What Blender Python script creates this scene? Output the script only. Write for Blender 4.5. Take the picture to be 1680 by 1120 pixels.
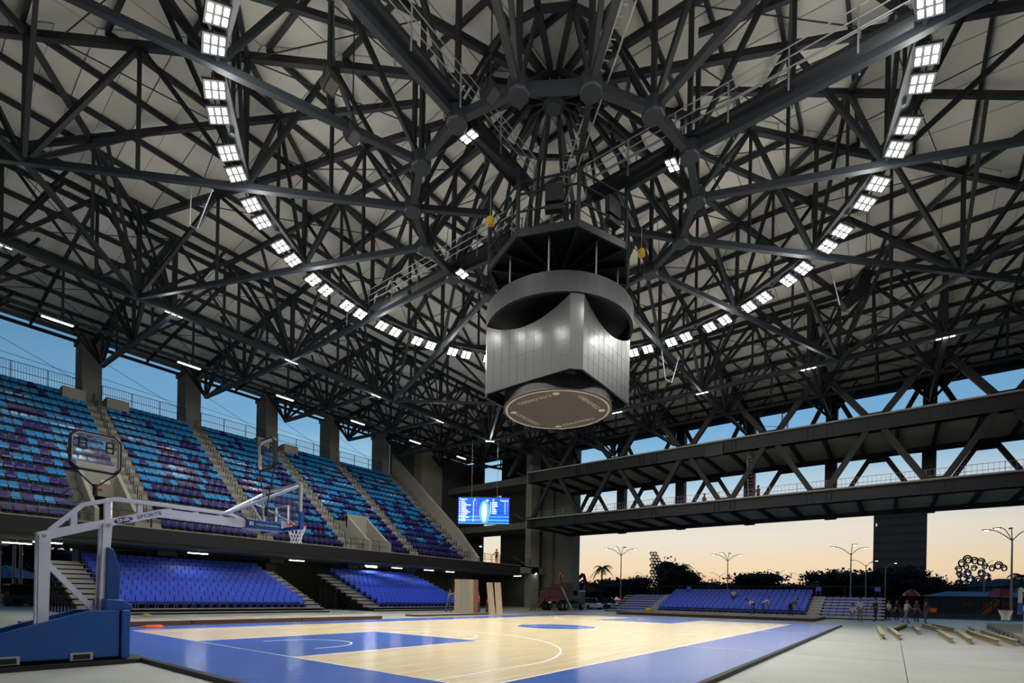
import bpy, bmesh, math, random
from mathutils import Vector, Matrix
for _o in list(bpy.data.objects): bpy.data.objects.remove(_o, do_unlink=True)
S = bpy.context.scene
COL = S.collection
PI = math.pi
rnd = random.Random(7)

# ---------------------------------------------------------------- camera
cd = bpy.data.cameras.new('camera'); cam = bpy.data.objects.new('camera', cd); COL.objects.link(cam)
CP = Vector((-5.45, -19.77, 1.327)); YAW = 0.91811; ROLL = 0.0181; FPX = 818.39
FW = Vector((math.sin(YAW), math.cos(YAW), 0)); RT = Vector((math.cos(YAW), -math.sin(YAW), 0)); UP = Vector((0, 0, 1))
cx_ = RT*math.cos(ROLL) + UP*math.sin(ROLL); cy_ = -RT*math.sin(ROLL) + UP*math.cos(ROLL); cz_ = -FW
cam.matrix_world = Matrix(((cx_.x, cy_.x, cz_.x, CP.x), (cx_.y, cy_.y, cz_.y, CP.y), (cx_.z, cy_.z, cz_.z, CP.z), (0, 0, 0, 1)))
cd.sensor_fit = 'HORIZONTAL'; cd.sensor_width = 36.0; cd.lens = FPX/1680*36.0
cd.shift_y = (978.76-560)/1680; cd.clip_start = 0.1; cd.clip_end = 3000
S.camera = cam
def pxlen(a, b):
    """rough visible length of a member in pixels, used only to rank members by size"""
    def p(v):
        d = Vector(v)-CP; z = d.dot(FW)
        if z < 0.5: return None
        return (840+FPX*d.dot(RT)/z, 978-FPX*d.z/z)
    a = Vector(a); b = Vector(b); n = 0; last = None
    for i in range(9):
        q = p(a.lerp(b, i/8))
        if q and 0 <= q[0] <= 1680 and 0 <= q[1] <= 1120:
            if last: n += math.hypot(q[0]-last[0], q[1]-last[1])
            last = q
        else: last = None
    return n

# ---------------------------------------------------------------- view and sky
S.view_settings.view_transform = 'Standard'; S.view_settings.look = 'None'
S.view_settings.gamma = 1.0; S.view_settings.use_curve_mapping = False
S.view_settings.exposure = 0.0
LAMP = 900.0        # watt of one floodlight of the ring
def lin(c):
    return tuple(((v/255)/12.92 if v/255 <= .04045 else ((v/255+.055)/1.055)**2.4) for v in c)+(1,)
W = bpy.data.worlds.new('dusk_sky'); S.world = W; W.use_nodes = True
nt = W.node_tree; nt.nodes.clear()
def N(t, **k):
    n = nt.nodes.new(t)
    for a, b in k.items(): setattr(n, a, b)
    return n
tc = N('ShaderNodeTexCoord'); sep = N('ShaderNodeSeparateXYZ'); nt.links.new(tc.outputs['Generated'], sep.inputs[0])
ramp = N('ShaderNodeValToRGB'); ramp.color_ramp.interpolation = 'EASE'
el = ramp.color_ramp.elements
stops = [(0.0, (92, 76, 66)), (.494, (120, 96, 80)), (.5, (222, 168, 140)), (.510, (238, 190, 150)), (.530, (244, 220, 184)), (.560, (236, 228, 212)), (.592, (200, 214, 222)), (.618, (156, 198, 224)),
         (.655, (120, 174, 216)), (.72, (88, 142, 198)), (.85, (62, 108, 165)), (1.0, (48, 88, 140))]
el[0].position = 0; el[0].color = lin(stops[0][1]); el[1].position = 1; el[1].color = lin(stops[-1][1])
for p_, c_ in stops[1:-1]:
    e_ = el.new(p_); e_.color = lin(c_)
mr = N('ShaderNodeMapRange'); mr.inputs[1].default_value = -1; mr.inputs[2].default_value = 1
nt.links.new(sep.outputs[2], mr.inputs[0])
# thin cloud streaks bend the bands a little
mp = N('ShaderNodeMapping'); mp.inputs['Scale'].default_value = (2.0, 2.0, 26.0); mp.inputs['Rotation'].default_value = (0.05, 0.03, 0)
ns = N('ShaderNodeTexNoise'); ns.inputs['Scale'].default_value = 1.6; ns.inputs['Detail'].default_value = 4
nt.links.new(tc.outputs['Generated'], mp.inputs[0]); nt.links.new(mp.outputs[0], ns.inputs['Vector'])
mm = N('ShaderNodeMath', operation='MULTIPLY_ADD'); mm.inputs[1].default_value = .022; nt.links.new(ns.outputs[0], mm.inputs[0])
sb = N('ShaderNodeMath', operation='SUBTRACT'); nt.links.new(mr.outputs[0], mm.inputs[2]); nt.links.new(mm.outputs[0], sb.inputs[0]); sb.inputs[1].default_value = .011
nt.links.new(sb.outputs[0], ramp.inputs[0])
dt = N('ShaderNodeVectorMath', operation='DOT_PRODUCT'); sd = (FW*1.0+RT*.10).normalized(); dt.inputs[1].default_value = (sd.x, sd.y, 0)
nt.links.new(tc.outputs['Generated'], dt.inputs[0])
mr2 = N('ShaderNodeMapRange'); mr2.interpolation_type = 'SMOOTHSTEP'
for i_, v_ in ((1, .1), (2, 1.0), (3, .34), (4, 1.0)): mr2.inputs[i_].default_value = v_
nt.links.new(dt.outputs['Value'], mr2.inputs[0])
bg = N('ShaderNodeBackground'); out = N('ShaderNodeOutputWorld')
nt.links.new(ramp.outputs[0], bg.inputs[0]); nt.links.new(mr2.outputs[0], bg.inputs[1]); nt.links.new(bg.outputs[0], out.inputs[0])

# ---------------------------------------------------------------- materials
MATS = {}
def mat(name, rgb, rough=.6, metal=0.0, var=.10, scale=3.0, emit=0.0, bump=0.0, coat=0.0, alpha=1.0, trans=0.0, stretch=None, spec=.5):
    if name in MATS: return MATS[name]
    m = bpy.data.materials.new(name); m.use_nodes = True; t = m.node_tree; b = t.nodes['Principled BSDF']
    c = lin(rgb)
    b.inputs['Roughness'].default_value = rough; b.inputs['Metallic'].default_value = metal
    b.inputs['Specular IOR Level'].default_value = spec; b.inputs['Coat Weight'].default_value = coat; b.inputs['Coat Roughness'].default_value = .12
    b.inputs['Alpha'].default_value = alpha; b.inputs['Transmission Weight'].default_value = trans
    tx = t.nodes.new('ShaderNodeTexCoord'); no = t.nodes.new('ShaderNodeTexNoise')
    no.inputs['Scale'].default_value = scale; no.inputs['Detail'].default_value = 5
    src = tx.outputs['Object']
    if stretch:
        q = t.nodes.new('ShaderNodeMapping'); q.inputs['Scale'].default_value = stretch
        t.links.new(src, q.inputs[0]); src = q.outputs[0]
    t.links.new(src, no.inputs['Vector'])
    mx = t.nodes.new('ShaderNodeMix'); mx.data_type = 'RGBA'; mx.blend_type = 'MIX'
    mx.inputs[6].default_value = tuple(min(1, v*(1-var)) for v in c[:3])+(1,)
    mx.inputs[7].default_value = tuple(min(1, v*(1+var)) for v in c[:3])+(1,)
    t.links.new(no.outputs[0], mx.inputs[0]); t.links.new(mx.outputs[2], b.inputs['Base Color'])
    if bump:
        bp = t.nodes.new('ShaderNodeBump'); bp.inputs['Strength'].default_value = bump; bp.inputs['Distance'].default_value = .02
        t.links.new(no.outputs[0], bp.inputs['Height']); t.links.new(bp.outputs[0], b.inputs['Normal'])
    if emit:
        b.inputs['Emission Color'].default_value = c; b.inputs['Emission Strength'].default_value = emit
    MATS[name] = m
    return m
def M(n): return MATS[n]
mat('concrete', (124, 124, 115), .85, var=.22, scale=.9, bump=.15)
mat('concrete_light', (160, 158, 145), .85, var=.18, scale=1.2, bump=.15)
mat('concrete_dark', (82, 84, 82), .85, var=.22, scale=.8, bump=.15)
mat('slab', (152, 154, 147), .45, var=.26, scale=.55)
mat('asphalt', (58, 58, 56), .9, var=.2, scale=.6)
mat('steel_dark', (30, 36, 38), .5, .0, var=.12, scale=.6)
mat('steel_mid', (44, 50, 55), .45, .0, var=.10, scale=.6)
mat('steel_green', (29, 34, 34), .55, .0, var=.12, scale=.5)
mat('rail_black', (22, 23, 24), .45, var=.05)
mat('galv', (165, 168, 168), .4, .3, var=.08)
mat('alu', (196, 196, 190), .35, .4, var=.06)
mat('sheet', (222, 222, 210), .7, var=.06, scale=.4, stretch=(1, 1, 1))
mat('fascia', (27, 30, 31), .6, var=.1, scale=.5)
mat('white_paint', (206, 208, 222), .32, var=.03)
mat('blue_pad', (10, 72, 138), .5, var=.06, scale=2)
mat('blue_pad_dark', (8, 58, 116), .5, var=.06, scale=2)
mat('glass', (190, 200, 210), .05, var=.0, alpha=.10)
mat('black', (12, 12, 13), .6, var=.05)
mat('white', (228, 228, 224), .5, var=.02)
mat('seat_light', (26, 140, 210), .22, var=.06, scale=2)
mat('seat_dark', (40, 34, 118), .22, var=.06, scale=2)
mat('seat_royal', (62, 98, 228), .42, var=.05, scale=2)
mat('seat_royal_dark', (34, 56, 170), .42, var=.05, scale=2)
mat('court_blue', (82, 112, 184), .17, var=.05, scale=1.2, spec=.75)
mat('line_white', (244, 244, 246), .3, var=.02)
mat('led', (255, 253, 248), .5, emit=30, var=0)
mat('led_soft', (255, 250, 238), .5, emit=9, var=0)
mat('street_led', (255, 244, 224), .5, emit=5, var=0)
mat('plywood', (158, 140, 112), .75, var=.16, scale=1.2, stretch=(6, 6, .5))
mat('plywood_grey', (142, 138, 124), .75, var=.16, scale=1.2, stretch=(6, 6, .5))
mat('panel_red', (86, 52, 46), .7, var=.2, scale=2)
mat('orange', (232, 92, 30), .6, var=.08)
mat('red', (176, 34, 30), .5, var=.08)
mat('yellow', (196, 160, 30), .5, var=.08)
mat('olive_beam', (150, 142, 112), .6, var=.14, scale=2)
mat('leaf', (30, 44, 22), .8, var=.35, scale=.5)
mat('leaf_dark', (20, 28, 20), .8, var=.35, scale=.5)
mat('bark', (58, 48, 38), .9, var=.2)
mat('tower', (44, 58, 70), .35, var=.12, scale=.05)
mat('tower_fin', (70, 84, 94), .4, var=.1, scale=.05)
mat('car_white', (198, 200, 202), .25, coat=.5, var=.02)
mat('car_grey', (92, 98, 104), .25, coat=.5, var=.02)
mat('car_dark', (30, 34, 40), .25, coat=.5, var=.02)
mat('rubber', (18, 18, 18), .8, var=.1)
mat('car_glass', (24, 30, 34), .08, var=.0)
mat('skin', (150, 104, 78), .6, var=.05)
mat('hair', (24, 20, 18), .7, var=.1)
mat('net_white', (226, 226, 222), .7, var=.02)
def wood_mat():
    m = bpy.data.materials.new('maple'); m.use_nodes = True; t = m.node_tree; b = t.nodes['Principled BSDF']
    tx = t.nodes.new('ShaderNodeTexCoord'); mp = t.nodes.new('ShaderNodeMapping'); mp.inputs['Scale'].default_value = (1, 1, 1)
    br = t.nodes.new('ShaderNodeTexBrick'); br.inputs['Scale'].default_value = 1.0; br.inputs['Brick Width'].default_value = 1.4
    br.inputs['Row Height'].default_value = .068; br.inputs['Mortar Size'].default_value = .0015; br.inputs['Bias'].default_value = 0
    br.inputs['Color1'].default_value = lin((236, 221, 184)); br.inputs['Color2'].default_value = lin((222, 201, 158)); br.inputs['Mortar'].default_value = lin((194, 168, 126))
    no = t.nodes.new('ShaderNodeTexNoise'); no.inputs['Scale'].default_value = 1.5
    mp2 = t.nodes.new('ShaderNodeMapping'); mp2.inputs['Scale'].default_value = (.35, 5, 1)
    mx = t.nodes.new('ShaderNodeMix'); mx.data_type = 'RGBA'; mx.blend_type = 'MULTIPLY'; mx.inputs[0].default_value = .28
    cr = t.nodes.new('ShaderNodeValToRGB'); cr.color_ramp.elements[0].color = (.62, .56, .46, 1); cr.color_ramp.elements[0].position = .35; cr.color_ramp.elements[1].position = .62
    L = t.links.new
    L(tx.outputs['Object'], mp.inputs[0]); L(mp.outputs[0], br.inputs['Vector']); L(tx.outputs['Object'], mp2.inputs[0]); L(mp2.outputs[0], no.inputs['Vector'])
    L(no.outputs[0], cr.inputs[0]); L(br.outputs[0], mx.inputs[6]); L(cr.outputs[0], mx.inputs[7]); L(mx.outputs[2], b.inputs['Base Color'])
    b.inputs['Roughness'].default_value = .19; b.inputs['Specular IOR Level'].default_value = .75
    MATS['maple'] = m
wood_mat()

# ---------------------------------------------------------------- mesh helpers
class MB:
    def __init__(s): s.v = []; s.f = []; s.mi = []; s.cur = 0
    def add(s, vs, fs):
        o = len(s.v); s.v += [tuple(p) for p in vs]; s.f += [tuple(o+i for i in f) for f in fs]; s.mi += [s.cur]*len(fs); return s
    def boxc(s, x0, x1, y0, y1, z0, z1):
        return s.add([(x0, y0, z0), (x1, y0, z0), (x1, y1, z0), (x0, y1, z0), (x0, y0, z1), (x1, y0, z1), (x1, y1, z1), (x0, y1, z1)],
                     [(3, 2, 1, 0), (4, 5, 6, 7), (0, 1, 5, 4), (1, 2, 6, 5), (2, 3, 7, 6), (3, 0, 4, 7)])
    def obox(s, c, ax, ay, az):
        c = Vector(c); ax = Vector(ax); ay = Vector(ay); az = Vector(az)
        vs = [c+i*ax+j*ay+k*az for k in (-1, 1) for j, i in ((-1, -1), (-1, 1), (1, 1), (1, -1))]
        return s.add(vs, [(3, 2, 1, 0), (4, 5, 6, 7), (0, 1, 5, 4), (1, 2, 6, 5), (2, 3, 7, 6), (3, 0, 4, 7)])
    def bar(s, a, b, w, h=None, up=(0, 0, 1)):
        h = h or w; a = Vector(a); b = Vector(b); d = (b-a)
        if d.length < 1e-6: return s
        u = Vector(up); x = d.cross(u)
        if x.length < 1e-4*d.length: x = d.cross(Vector((1, 0, 0)))
        x.normalize(); z = x.cross(d).normalized()
        return s.obox((a+b)/2, d/2, x*w/2, z*h/2)
    def tube(s, pts, r, n=6, close=False, caps=True):
        pts = [Vector(p) for p in pts]; rs = r if isinstance(r, (list, tuple)) else [r]*len(pts); m = len(pts); rings = []
        prev = None
        for i, p in enumerate(pts):
            d = (pts[(i+1) % m]-pts[i-1]) if close else (pts[min(i+1, m-1)]-pts[max(i-1, 0)])
            d.normalize()
            if prev is None:
                x = d.cross(Vector((0, 0, 1)))
                if x.length < 1e-3: x = d.cross(Vector((1, 0, 0)))
            else: x = prev-d*prev.dot(d)
            if x.length < 1e-6: x = d.orthogonal()
            x.normalize(); prev = x; y = d.cross(x)
            rings.append([p+(x*math.cos(2*PI*k/n)+y*math.sin(2*PI*k/n))*rs[i] for k in range(n)])
        vs = [q for rr in rings for q in rr]; fs = []
        for i in range(m if close else m-1):
            j = (i+1) % m
            for k in range(n): fs.append((i*n+k, i*n+(k+1) % n, j*n+(k+1) % n, j*n+k))
        if caps and not close: fs += [tuple(range(n-1, -1, -1)), tuple((m-1)*n+k for k in range(n))]
        return s.add(vs, fs)
    def cyl(s, a, b, r0, r1=None, n=12): return s.tube([a, b], [r0, r0 if r1 is None else r1], n)
    def prism(s, poly, f, t0, t1):
        """poly of (a,b), f(a,b,t)->xyz, extruded from t0 to t1"""
        n = len(poly)
        vs = [f(a, b, t0) for a, b in poly]+[f(a, b, t1) for a, b in poly]
        fs = [tuple(range(n-1, -1, -1)), tuple(range(n, 2*n))]+[(i, (i+1) % n, n+(i+1) % n, n+i) for i in range(n)]
        return s.add(vs, fs)
    def lathe(s, prof, c=(0, 0, 0), n=16, caps=True):
        vs = []; fs = []; m = len(prof)
        for r, z in prof:
            for k in range(n): vs.append((c[0]+r*math.cos(2*PI*k/n), c[1]+r*math.sin(2*PI*k/n), c[2]+z))
        for i in range(m-1):
            for k in range(n): fs.append((i*n+k, i*n+(k+1) % n, (i+1)*n+(k+1) % n, (i+1)*n+k))
        if caps: fs += [tuple(range(n-1, -1, -1)), tuple((m-1)*n+k for k in range(n))]
        return s.add(vs, fs)
    def mesh(s, name, *mats, smooth=False, bevel=0):
        me = bpy.data.meshes.new(name); me.from_pydata([tuple(p) for p in s.v], [], s.f); me.update()
        bm = bmesh.new(); bm.from_mesh(me)
        if bevel: bmesh.ops.bevel(bm, geom=[e for e in bm.edges], offset=bevel, segments=2, affect='EDGES', profile=.5)
        else: bmesh.ops.recalc_face_normals(bm, faces=bm.faces)
        bm.to_mesh(me); bm.free()
        for m in mats: me.materials.append(M(m) if isinstance(m, str) else m)
        if len(mats) > 1 and not bevel:
            for p, i in zip(me.polygons, s.mi): p.material_index = i
        if smooth:
            for p in me.polygons: p.use_smooth = True
        return me
    def build(s, name, mats, parent=None, smooth=False, bevel=0):
        mats = mats if isinstance(mats, (list, tuple)) else [mats]
        return link(name, s.mesh(name, *mats, smooth=smooth, bevel=bevel), parent)
def link(name, me, parent=None, mw=None):
    """world-space geometry (or a shared mesh with its own matrix) hung under its thing"""
    o = bpy.data.objects.new(name, me); COL.objects.link(o)
    if parent is not None:
        o.parent = parent; o.matrix_parent_inverse = PW(parent).inverted()
    if mw is not None: o.matrix_basis = mw
    return o
_pw = {}
def PW(o):
    if o is None: return Matrix.Identity(4)
    return PW(o.parent) @ o.matrix_parent_inverse @ o.matrix_basis
def tag(o, label=None, cat=None, group=None, kind=None):
    if label: o['label'] = label
    if cat: o['category'] = cat
    if group: o['group'] = group
    if kind: o['kind'] = kind
    return o
def thing(name, label, cat, loc=(0, 0, 0), group=None, kind=None):
    o = bpy.data.objects.new(name, None); COL.objects.link(o); o.matrix_basis = Matrix.Translation(loc); o.empty_display_size = .2
    return tag(o, label, cat, group, kind)
def copy_tree(o, parent=None, mw=None):
    c = o.copy(); COL.objects.link(c)
    if parent is not None: c.parent = parent
    if mw is not None: c.matrix_basis = mw
    for ch in o.children: copy_tree(ch, c)
    return c
def TR(x, y, z, rz=0): return Matrix.Translation((x, y, z)) @ Matrix.Rotation(rz, 4, 'Z')
_unit = {}
def unit_box(m):
    if m not in _unit: _unit[m] = MB().boxc(-.5, .5, -.5, .5, -.5, .5).mesh('unit_bar_'+m, m)
    return _unit[m]
def barobj(name, a, b, w, h, m, parent):
    """one straight member as an object; all members of a material share one box"""
    a = Vector(a); b = Vector(b); d = b-a; L = d.length; d.normalize()
    x = d.cross(UP)
    if x.length < 1e-4: x = Vector((1, 0, 0))
    x.normalize(); z = x.cross(d).normalized(); c = (a+b)/2
    mw = Matrix(((d.x*L, x.x*w, z.x*h, c.x), (d.y*L, x.y*w, z.y*h, c.y), (d.z*L, x.z*w, z.z*h, c.z), (0, 0, 0, 1)))
    return link(name, unit_box(m), parent, mw)
def text_mesh(s, size, depth=.004, align='CENTER', bold=0.0):
    cu = bpy.data.curves.new('lettering', 'FONT'); cu.body = s; cu.size = size; cu.extrude = depth; cu.align_x = align; cu.align_y = 'CENTER'; cu.offset = bold
    o = bpy.data.objects.new('lettering', cu); COL.objects.link(o)
    dg = bpy.context.evaluated_depsgraph_get(); me = bpy.data.meshes.new_from_object(o.evaluated_get(dg))
    bpy.data.objects.remove(o, do_unlink=True); bpy.data.curves.remove(cu)
    return me
def frame_mat(o, xd, yd):
    """matrix whose local x runs along xd and local y along yd"""
    xd = Vector(xd).normalized(); yd = Vector(yd).normalized(); z = xd.cross(yd)
    return Matrix(((xd.x, yd.x, z.x, o[0]), (xd.y, yd.y, z.y, o[1]), (xd.z, yd.z, z.z, o[2]), (0, 0, 0, 1)))
def letters(s, size, o, xd, yd, m, parent, depth=.004, name='lettering', align='CENTER', bold=0.0, sx=1.0):
    me = text_mesh(s, size, depth, align, bold); me.materials.clear(); me.materials.append(M(m))
    return link(name, me, parent, frame_mat(o, xd, yd) @ Matrix.Diagonal((sx, 1, 1, 1)))
ORD = ['zeroth', 'first', 'second', 'third', 'fourth', 'fifth', 'sixth', 'seventh', 'eighth', 'ninth', 'tenth', 'eleventh', 'twelfth', 'thirteenth', 'fourteenth',
       'fifteenth', 'sixteenth', 'seventeenth', 'eighteenth', 'nineteenth', 'twentieth', 'twenty-first', 'twenty-second', 'twenty-third', 'twenty-fourth', 'twenty-fifth', 'twenty-sixth', 'twenty-seventh', 'twenty-eighth', 'twenty-ninth', 'thirtieth']
GZ = -0.08                              # concrete floor; the court surface is z = 0
CX, CY, MOD = 13.65, -7.07, 7.55        # centre of the roof and its grid
# ================================================================ ground and floor
g = MB(); g.boxc(-400, 700, -600, 600, GZ-.5, GZ-.06)
tag(g.build('ground', 'asphalt'), 'dark paved ground around the open arena', None, None, 'structure')
fl = MB(); fl.boxc(-20, 57.9, -44, 40, GZ-.06, GZ-.03)
floor = tag(fl.build('floor', 'concrete_dark'), 'grey concrete arena floor cast in large slabs', None, None, 'structure')
sl = MB(); sl.boxc(-2.99, 2.99, -2.99, 2.99, -.03, 0); slm = sl.mesh('floor_slab', 'slab')
for i in range(13):
    for j in range(14):
        x, y = -17+6*i, -41+6*j
        link('floor_slab', slm, floor, TR(x, y, GZ))

# ================================================================ basketball court
court = thing('basketball_court', 'raised maple basketball court with blue surround and black edge', 'court', (14, -7.5, GZ))
MB().boxc(-2.05, 30.05, -17.33, 2.05, GZ, -.001).boxc(-8.5, -2.05, -8.12, -6.6, GZ, -.001).build('subfloor', 'black', court)
MB().boxc(-2.0, 30.0, -17.28, 2.0, -.001, 0).build('blue_surround', 'court_blue', court)
MB().boxc(0, 28, -15, 0, 0, .0012).build('maple_field', 'maple', court)
t = MB()
for a, b in (((-2.05, -8.12), (-2.05, -17.33)), ((-2.05, -17.33), (30.05, -17.33)), ((30.05, -17.33), (30.05, 2.05)), ((30.05, 2.05), (-2.05, 2.05)), ((-2.05, 2.05), (-2.05, -6.6)), ((-2.05, -8.12), (-8.5, -8.12))):
    t.bar((a[0], a[1], -.035), (b[0], b[1], -.035), .11, .078)
t.build('edge_trim', 'black', court)
for s in (0, 1):
    X = (lambda u: u) if s == 0 else (lambda u: 28-u)
    MB().boxc(min(X(0), X(5.8)), max(X(0), X(5.8)), -9.95, -5.05, .0012, .0024).build('key_area', 'court_blue', court)
def disc(r, n=64): return [(14+r*math.cos(2*PI*k/n), -7.5+r*math.sin(2*PI*k/n)) for k in range(n)]
MB().prism(disc(1.8), lambda a, b, z: (a, b, z), .0012, .0024).build('centre_circle', 'court_blue', court)
LZ0, LZ1 = .0024, .0036
def line(pts, name, w=.05, closed=False):
    m = MB(); n = len(pts); L = []
    for i in range(n):
        p = Vector(pts[i]); a = Vector(pts[i-1] if (i or closed) else pts[0]); b = Vector(pts[(i+1) % n] if (i < n-1 or closed) else pts[-1])
        d = (b-a).normalized(); nn = Vector((-d.y, d.x)); L.append((p+nn*w/2, p-nn*w/2))
    for i in range(n if closed else n-1):
        (a, b), (c, d) = L[i], L[(i+1) % n]
        m.add([(a.x, a.y, LZ1), (b.x, b.y, LZ1), (d.x, d.y, LZ1), (c.x, c.y, LZ1)], [(0, 1, 2, 3)])
    return m.build(name, 'line_white', court)
line([(0, 0), (28, 0), (28, -15), (0, -15)], 'boundary_line', .055, True)
line([(14, .15), (14, -15.15)], 'centre_line')
line(disc(1.825), 'centre_circle_line', .05, True)
for s in (1, -1):
    u = (lambda v: 14-14*s+s*v)
    line([(u(0), -5.05), (u(5.8), -5.05), (u(5.8), -9.95), (u(0), -9.95)], 'key_line')
    line([(u(5.8+1.8*math.sin(a)), -7.5+1.8*math.cos(a)) for a in [PI*k/32 for k in range(33)]], 'free_throw_arc')
    a0 = math.asin(6.6/6.75)
    line([(u(0), -.9)]+[(u(1.575+6.75*math.cos(a)), -7.5+6.75*math.sin(a)) for a in [a0-2*a0*k/48 for k in range(49)]]+[(u(0), -14.1)], 'three_point_line')
    line([(u(1.2), -6.25)]+[(u(1.575+1.25*math.cos(a)), -7.5+1.25*math.sin(a)) for a in [PI/2-PI*k/24 for k in range(25)]]+[(u(1.2), -8.75)], 'no_charge_arc')
    line([(u(9), -15), (u(9), -17)], 'bench_line')

# ================================================================ ceiling of roof sheets
def zc(x, y): return 25.2-2.9*max(abs(x-CX), abs(y-CY))/40
DM = 40.4
ceil = MB()
for k in range(4):
    c, s = math.cos(k*PI/2), math.sin(k*PI/2)
    P = lambda d, t_: (CX+d*c-t_*s, CY+d*s+t_*c, 25.2-2.9*d/40+.16)
    ceil.add([P(0, 0), P(DM, -DM), P(DM, DM)], [(0, 1, 2)])
ceil = tag(ceil.build('ceiling', 'sheet'), 'wide pale grey sheet metal roof underside over the whole arena', None, None, 'structure')
NS = 36; SW = DM/NS
for i in range(-NS, NS):
    t0, t1 = i*SW, (i+1)*SW-.03
    m = MB(); lo = .0 if i % 2 else .035
    f = lambda d, q, dz: (d, q, 25.2-2.9*d/40+dz+lo)
    d0, d1 = abs(t0)+.02, abs(t1)+.02
    m.add([f(d0, t0, 0), f(DM, t0, 0), f(DM, t1, 0), f(d1, t1, 0), f(d0, t0, .1), f(DM, t0, .1), f(DM, t1, .1), f(d1, t1, .1)],
          [(3, 2, 1, 0), (4, 5, 6, 7), (0, 1, 5, 4), (1, 2, 6, 5), (2, 3, 7, 6), (3, 0, 4, 7)])
    me = m.mesh('roof_sheet', 'sheet')
    for k in range(4): link('roof_sheet', me, ceil, TR(CX, CY, 0, k*PI/2))

# ================================================================ roof frame
ZB = 18.45
roof = thing('roof_frame', 'dark steel space frame of radial trusses carrying the roof', 'roof frame', (CX, CY, ZB))
struts = []
def zt(p): return zc(p[0], p[1])-.55
def T(x, y): return Vector((x, y, zt((x, y))))
def B(x, y, z=ZB): return Vector((x, y, z))
def truss(name, chords, webs):
    """chords: (a,b,w,h,material) joined as the part; webs become struts below it"""
    m = MB(); names = []
    for a, b, w, h, mm_ in chords:
        if mm_ not in names: names.append(mm_)
        m.cur = names.index(mm_); m.bar(a, b, w, h)
    o = m.build(name, names, roof)
    for a, b, w in webs: struts.append((o, a, b, w))
    return o
R1, R2 = 6.25, 13.25; R3 = [3*MOD, 24.5, 21.6, 24.5]
def pol(r, az): return (CX+r*math.cos(az), CY+r*math.sin(az))
H3 = 3*MOD
for k in range(16):
    az = k*PI/8; rm = H3/max(abs(math.cos(az)), abs(math.sin(az)))
    b1, b2, b3 = B(*pol(R1, az)), B(*pol(R2, az)), B(*pol(rm, az))
    rs = [.9, 3.4, R1, (R1+R2)/2, R2, (R2+rm)/2, rm]
    tp = [T(*pol(r, az)) for r in rs]; bm1 = (b1+b2)/2; bm2 = (b2+b3)/2
    ch = [(b1, b2, .22, .26, 'steel_mid'), (b2, b3, .20, .24, 'steel_mid'), (tp[0], tp[-1], .22, .30, 'steel_dark')]
    wb = [(b1, tp[0], .17), (b1, tp[1], .14), (b1, tp[2], .17), (b1, tp[3], .17), (b2, tp[3], .17), (b2, tp[4], .18), (b3, tp[6], .22), (bm1, tp[3], .13)]
    rv = R3[k % 4]
    if rv < rm-1:      # long diagonal: one more panel point on the third ring
        bv = B(*pol(rv, az)); ta, tb, tv = T(*pol((R2+rv)/2, az)), T(*pol((rv+rm)/2, az)), T(*pol(rv, az))
        wb += [(b2, ta, .18), (bv, ta, .18), (bv, tv, .2), (bv, tb, .18), (b3, tb, .18), ((b2+bv)/2, ta, .13), ((bv+b3)/2, tb, .13)]
        mids = (R2+rv)/2
    else:
        wb += [(b2, tp[5], .18), (b3, tp[5], .18), (bm2, tp[5], .13)]
    # splayed stays from the ring nodes to the neighbouring rafters
    for s in (-1, 1):
        wb.append((b2, T(*pol(R2+2.6, az+s*PI/16)), .15))
        wb.append((B(*pol(rv, az)), T(*pol(rv-2.8, az+s*PI/16)), .15))
    truss('radial_truss', ch, wb)
# rafters between the radial trusses
for k in range(16):
    az = (k+.5)*PI/8; rm = H3/max(abs(math.cos(az)), abs(math.sin(az)))
    truss('rafter', [(T(*pol(R1, az)), T(*pol(rm, az)), .18, .26, 'steel_dark')], [])
# rings
def ring(name, r, n, off, wb_, ht, mm_, top=True, web=False, zb=ZB):
    for k in range(n):
        a0, a1 = (k+off)*2*PI/n, (k+1+off)*2*PI/n; am = (a0+a1)/2
        p0, p1 = pol(r, a0), pol(r, a1); pm = pol(r*math.cos(PI/n), am)
        ch = [(B(*p0, zb), B(*p1, zb), wb_, ht, mm_)] if web or not top else []
        if top: ch.append((T(*p0), T(*p1), .17, .22, 'steel_dark'))
        w = []
        if web:
            w = [(B(*p0), T(*pm), .15), (B(*p1), T(*pm), .15), ((B(*p0)+B(*p1))/2, T(*pm), .12)]
        truss(name, ch, w)
ring('ring_beam', R1, 16, 0, .26, .30, 'steel_mid', False)
for k in range(16):      # third ring, roughly round, between the light ring and the square ring
    p0, p1 = pol(R3[k % 4], k*PI/8), pol(R3[(k+1) % 4], (k+1)*PI/8); pm = ((p0[0]+p1[0])/2, (p0[1]+p1[1])/2)
    truss('third_ring_truss', [(B(*p0), B(*p1), .2, .22, 'steel_dark'), (T(*p0), T(*p1), .2, .26, 'steel_dark')], [(B(*p0), T(*pm), .17), (B(*p1), T(*pm), .17), (B(*pm), T(*pm), .13)])
ring('light_ring_truss', R2, 16, 0, .40, .26, 'steel_dark', True, True, ZB+.3)
for r in (3.4, (R1+R2)/2): ring('ring_purlin', r, 16, 0, .2, .2, 'steel_dark', True, False)
# node plates where the ring beams meet
npm = MB().lathe([(.36, -.28), (.40, -.22), (.40, .22), (.36, .28)], n=8).mesh('node_plate', 'steel_mid')
for k in range(16):
    x, y = pol(R1, k*PI/8); link('node_plate', npm, roof, TR(x, y, ZB, k*PI/8))
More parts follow.
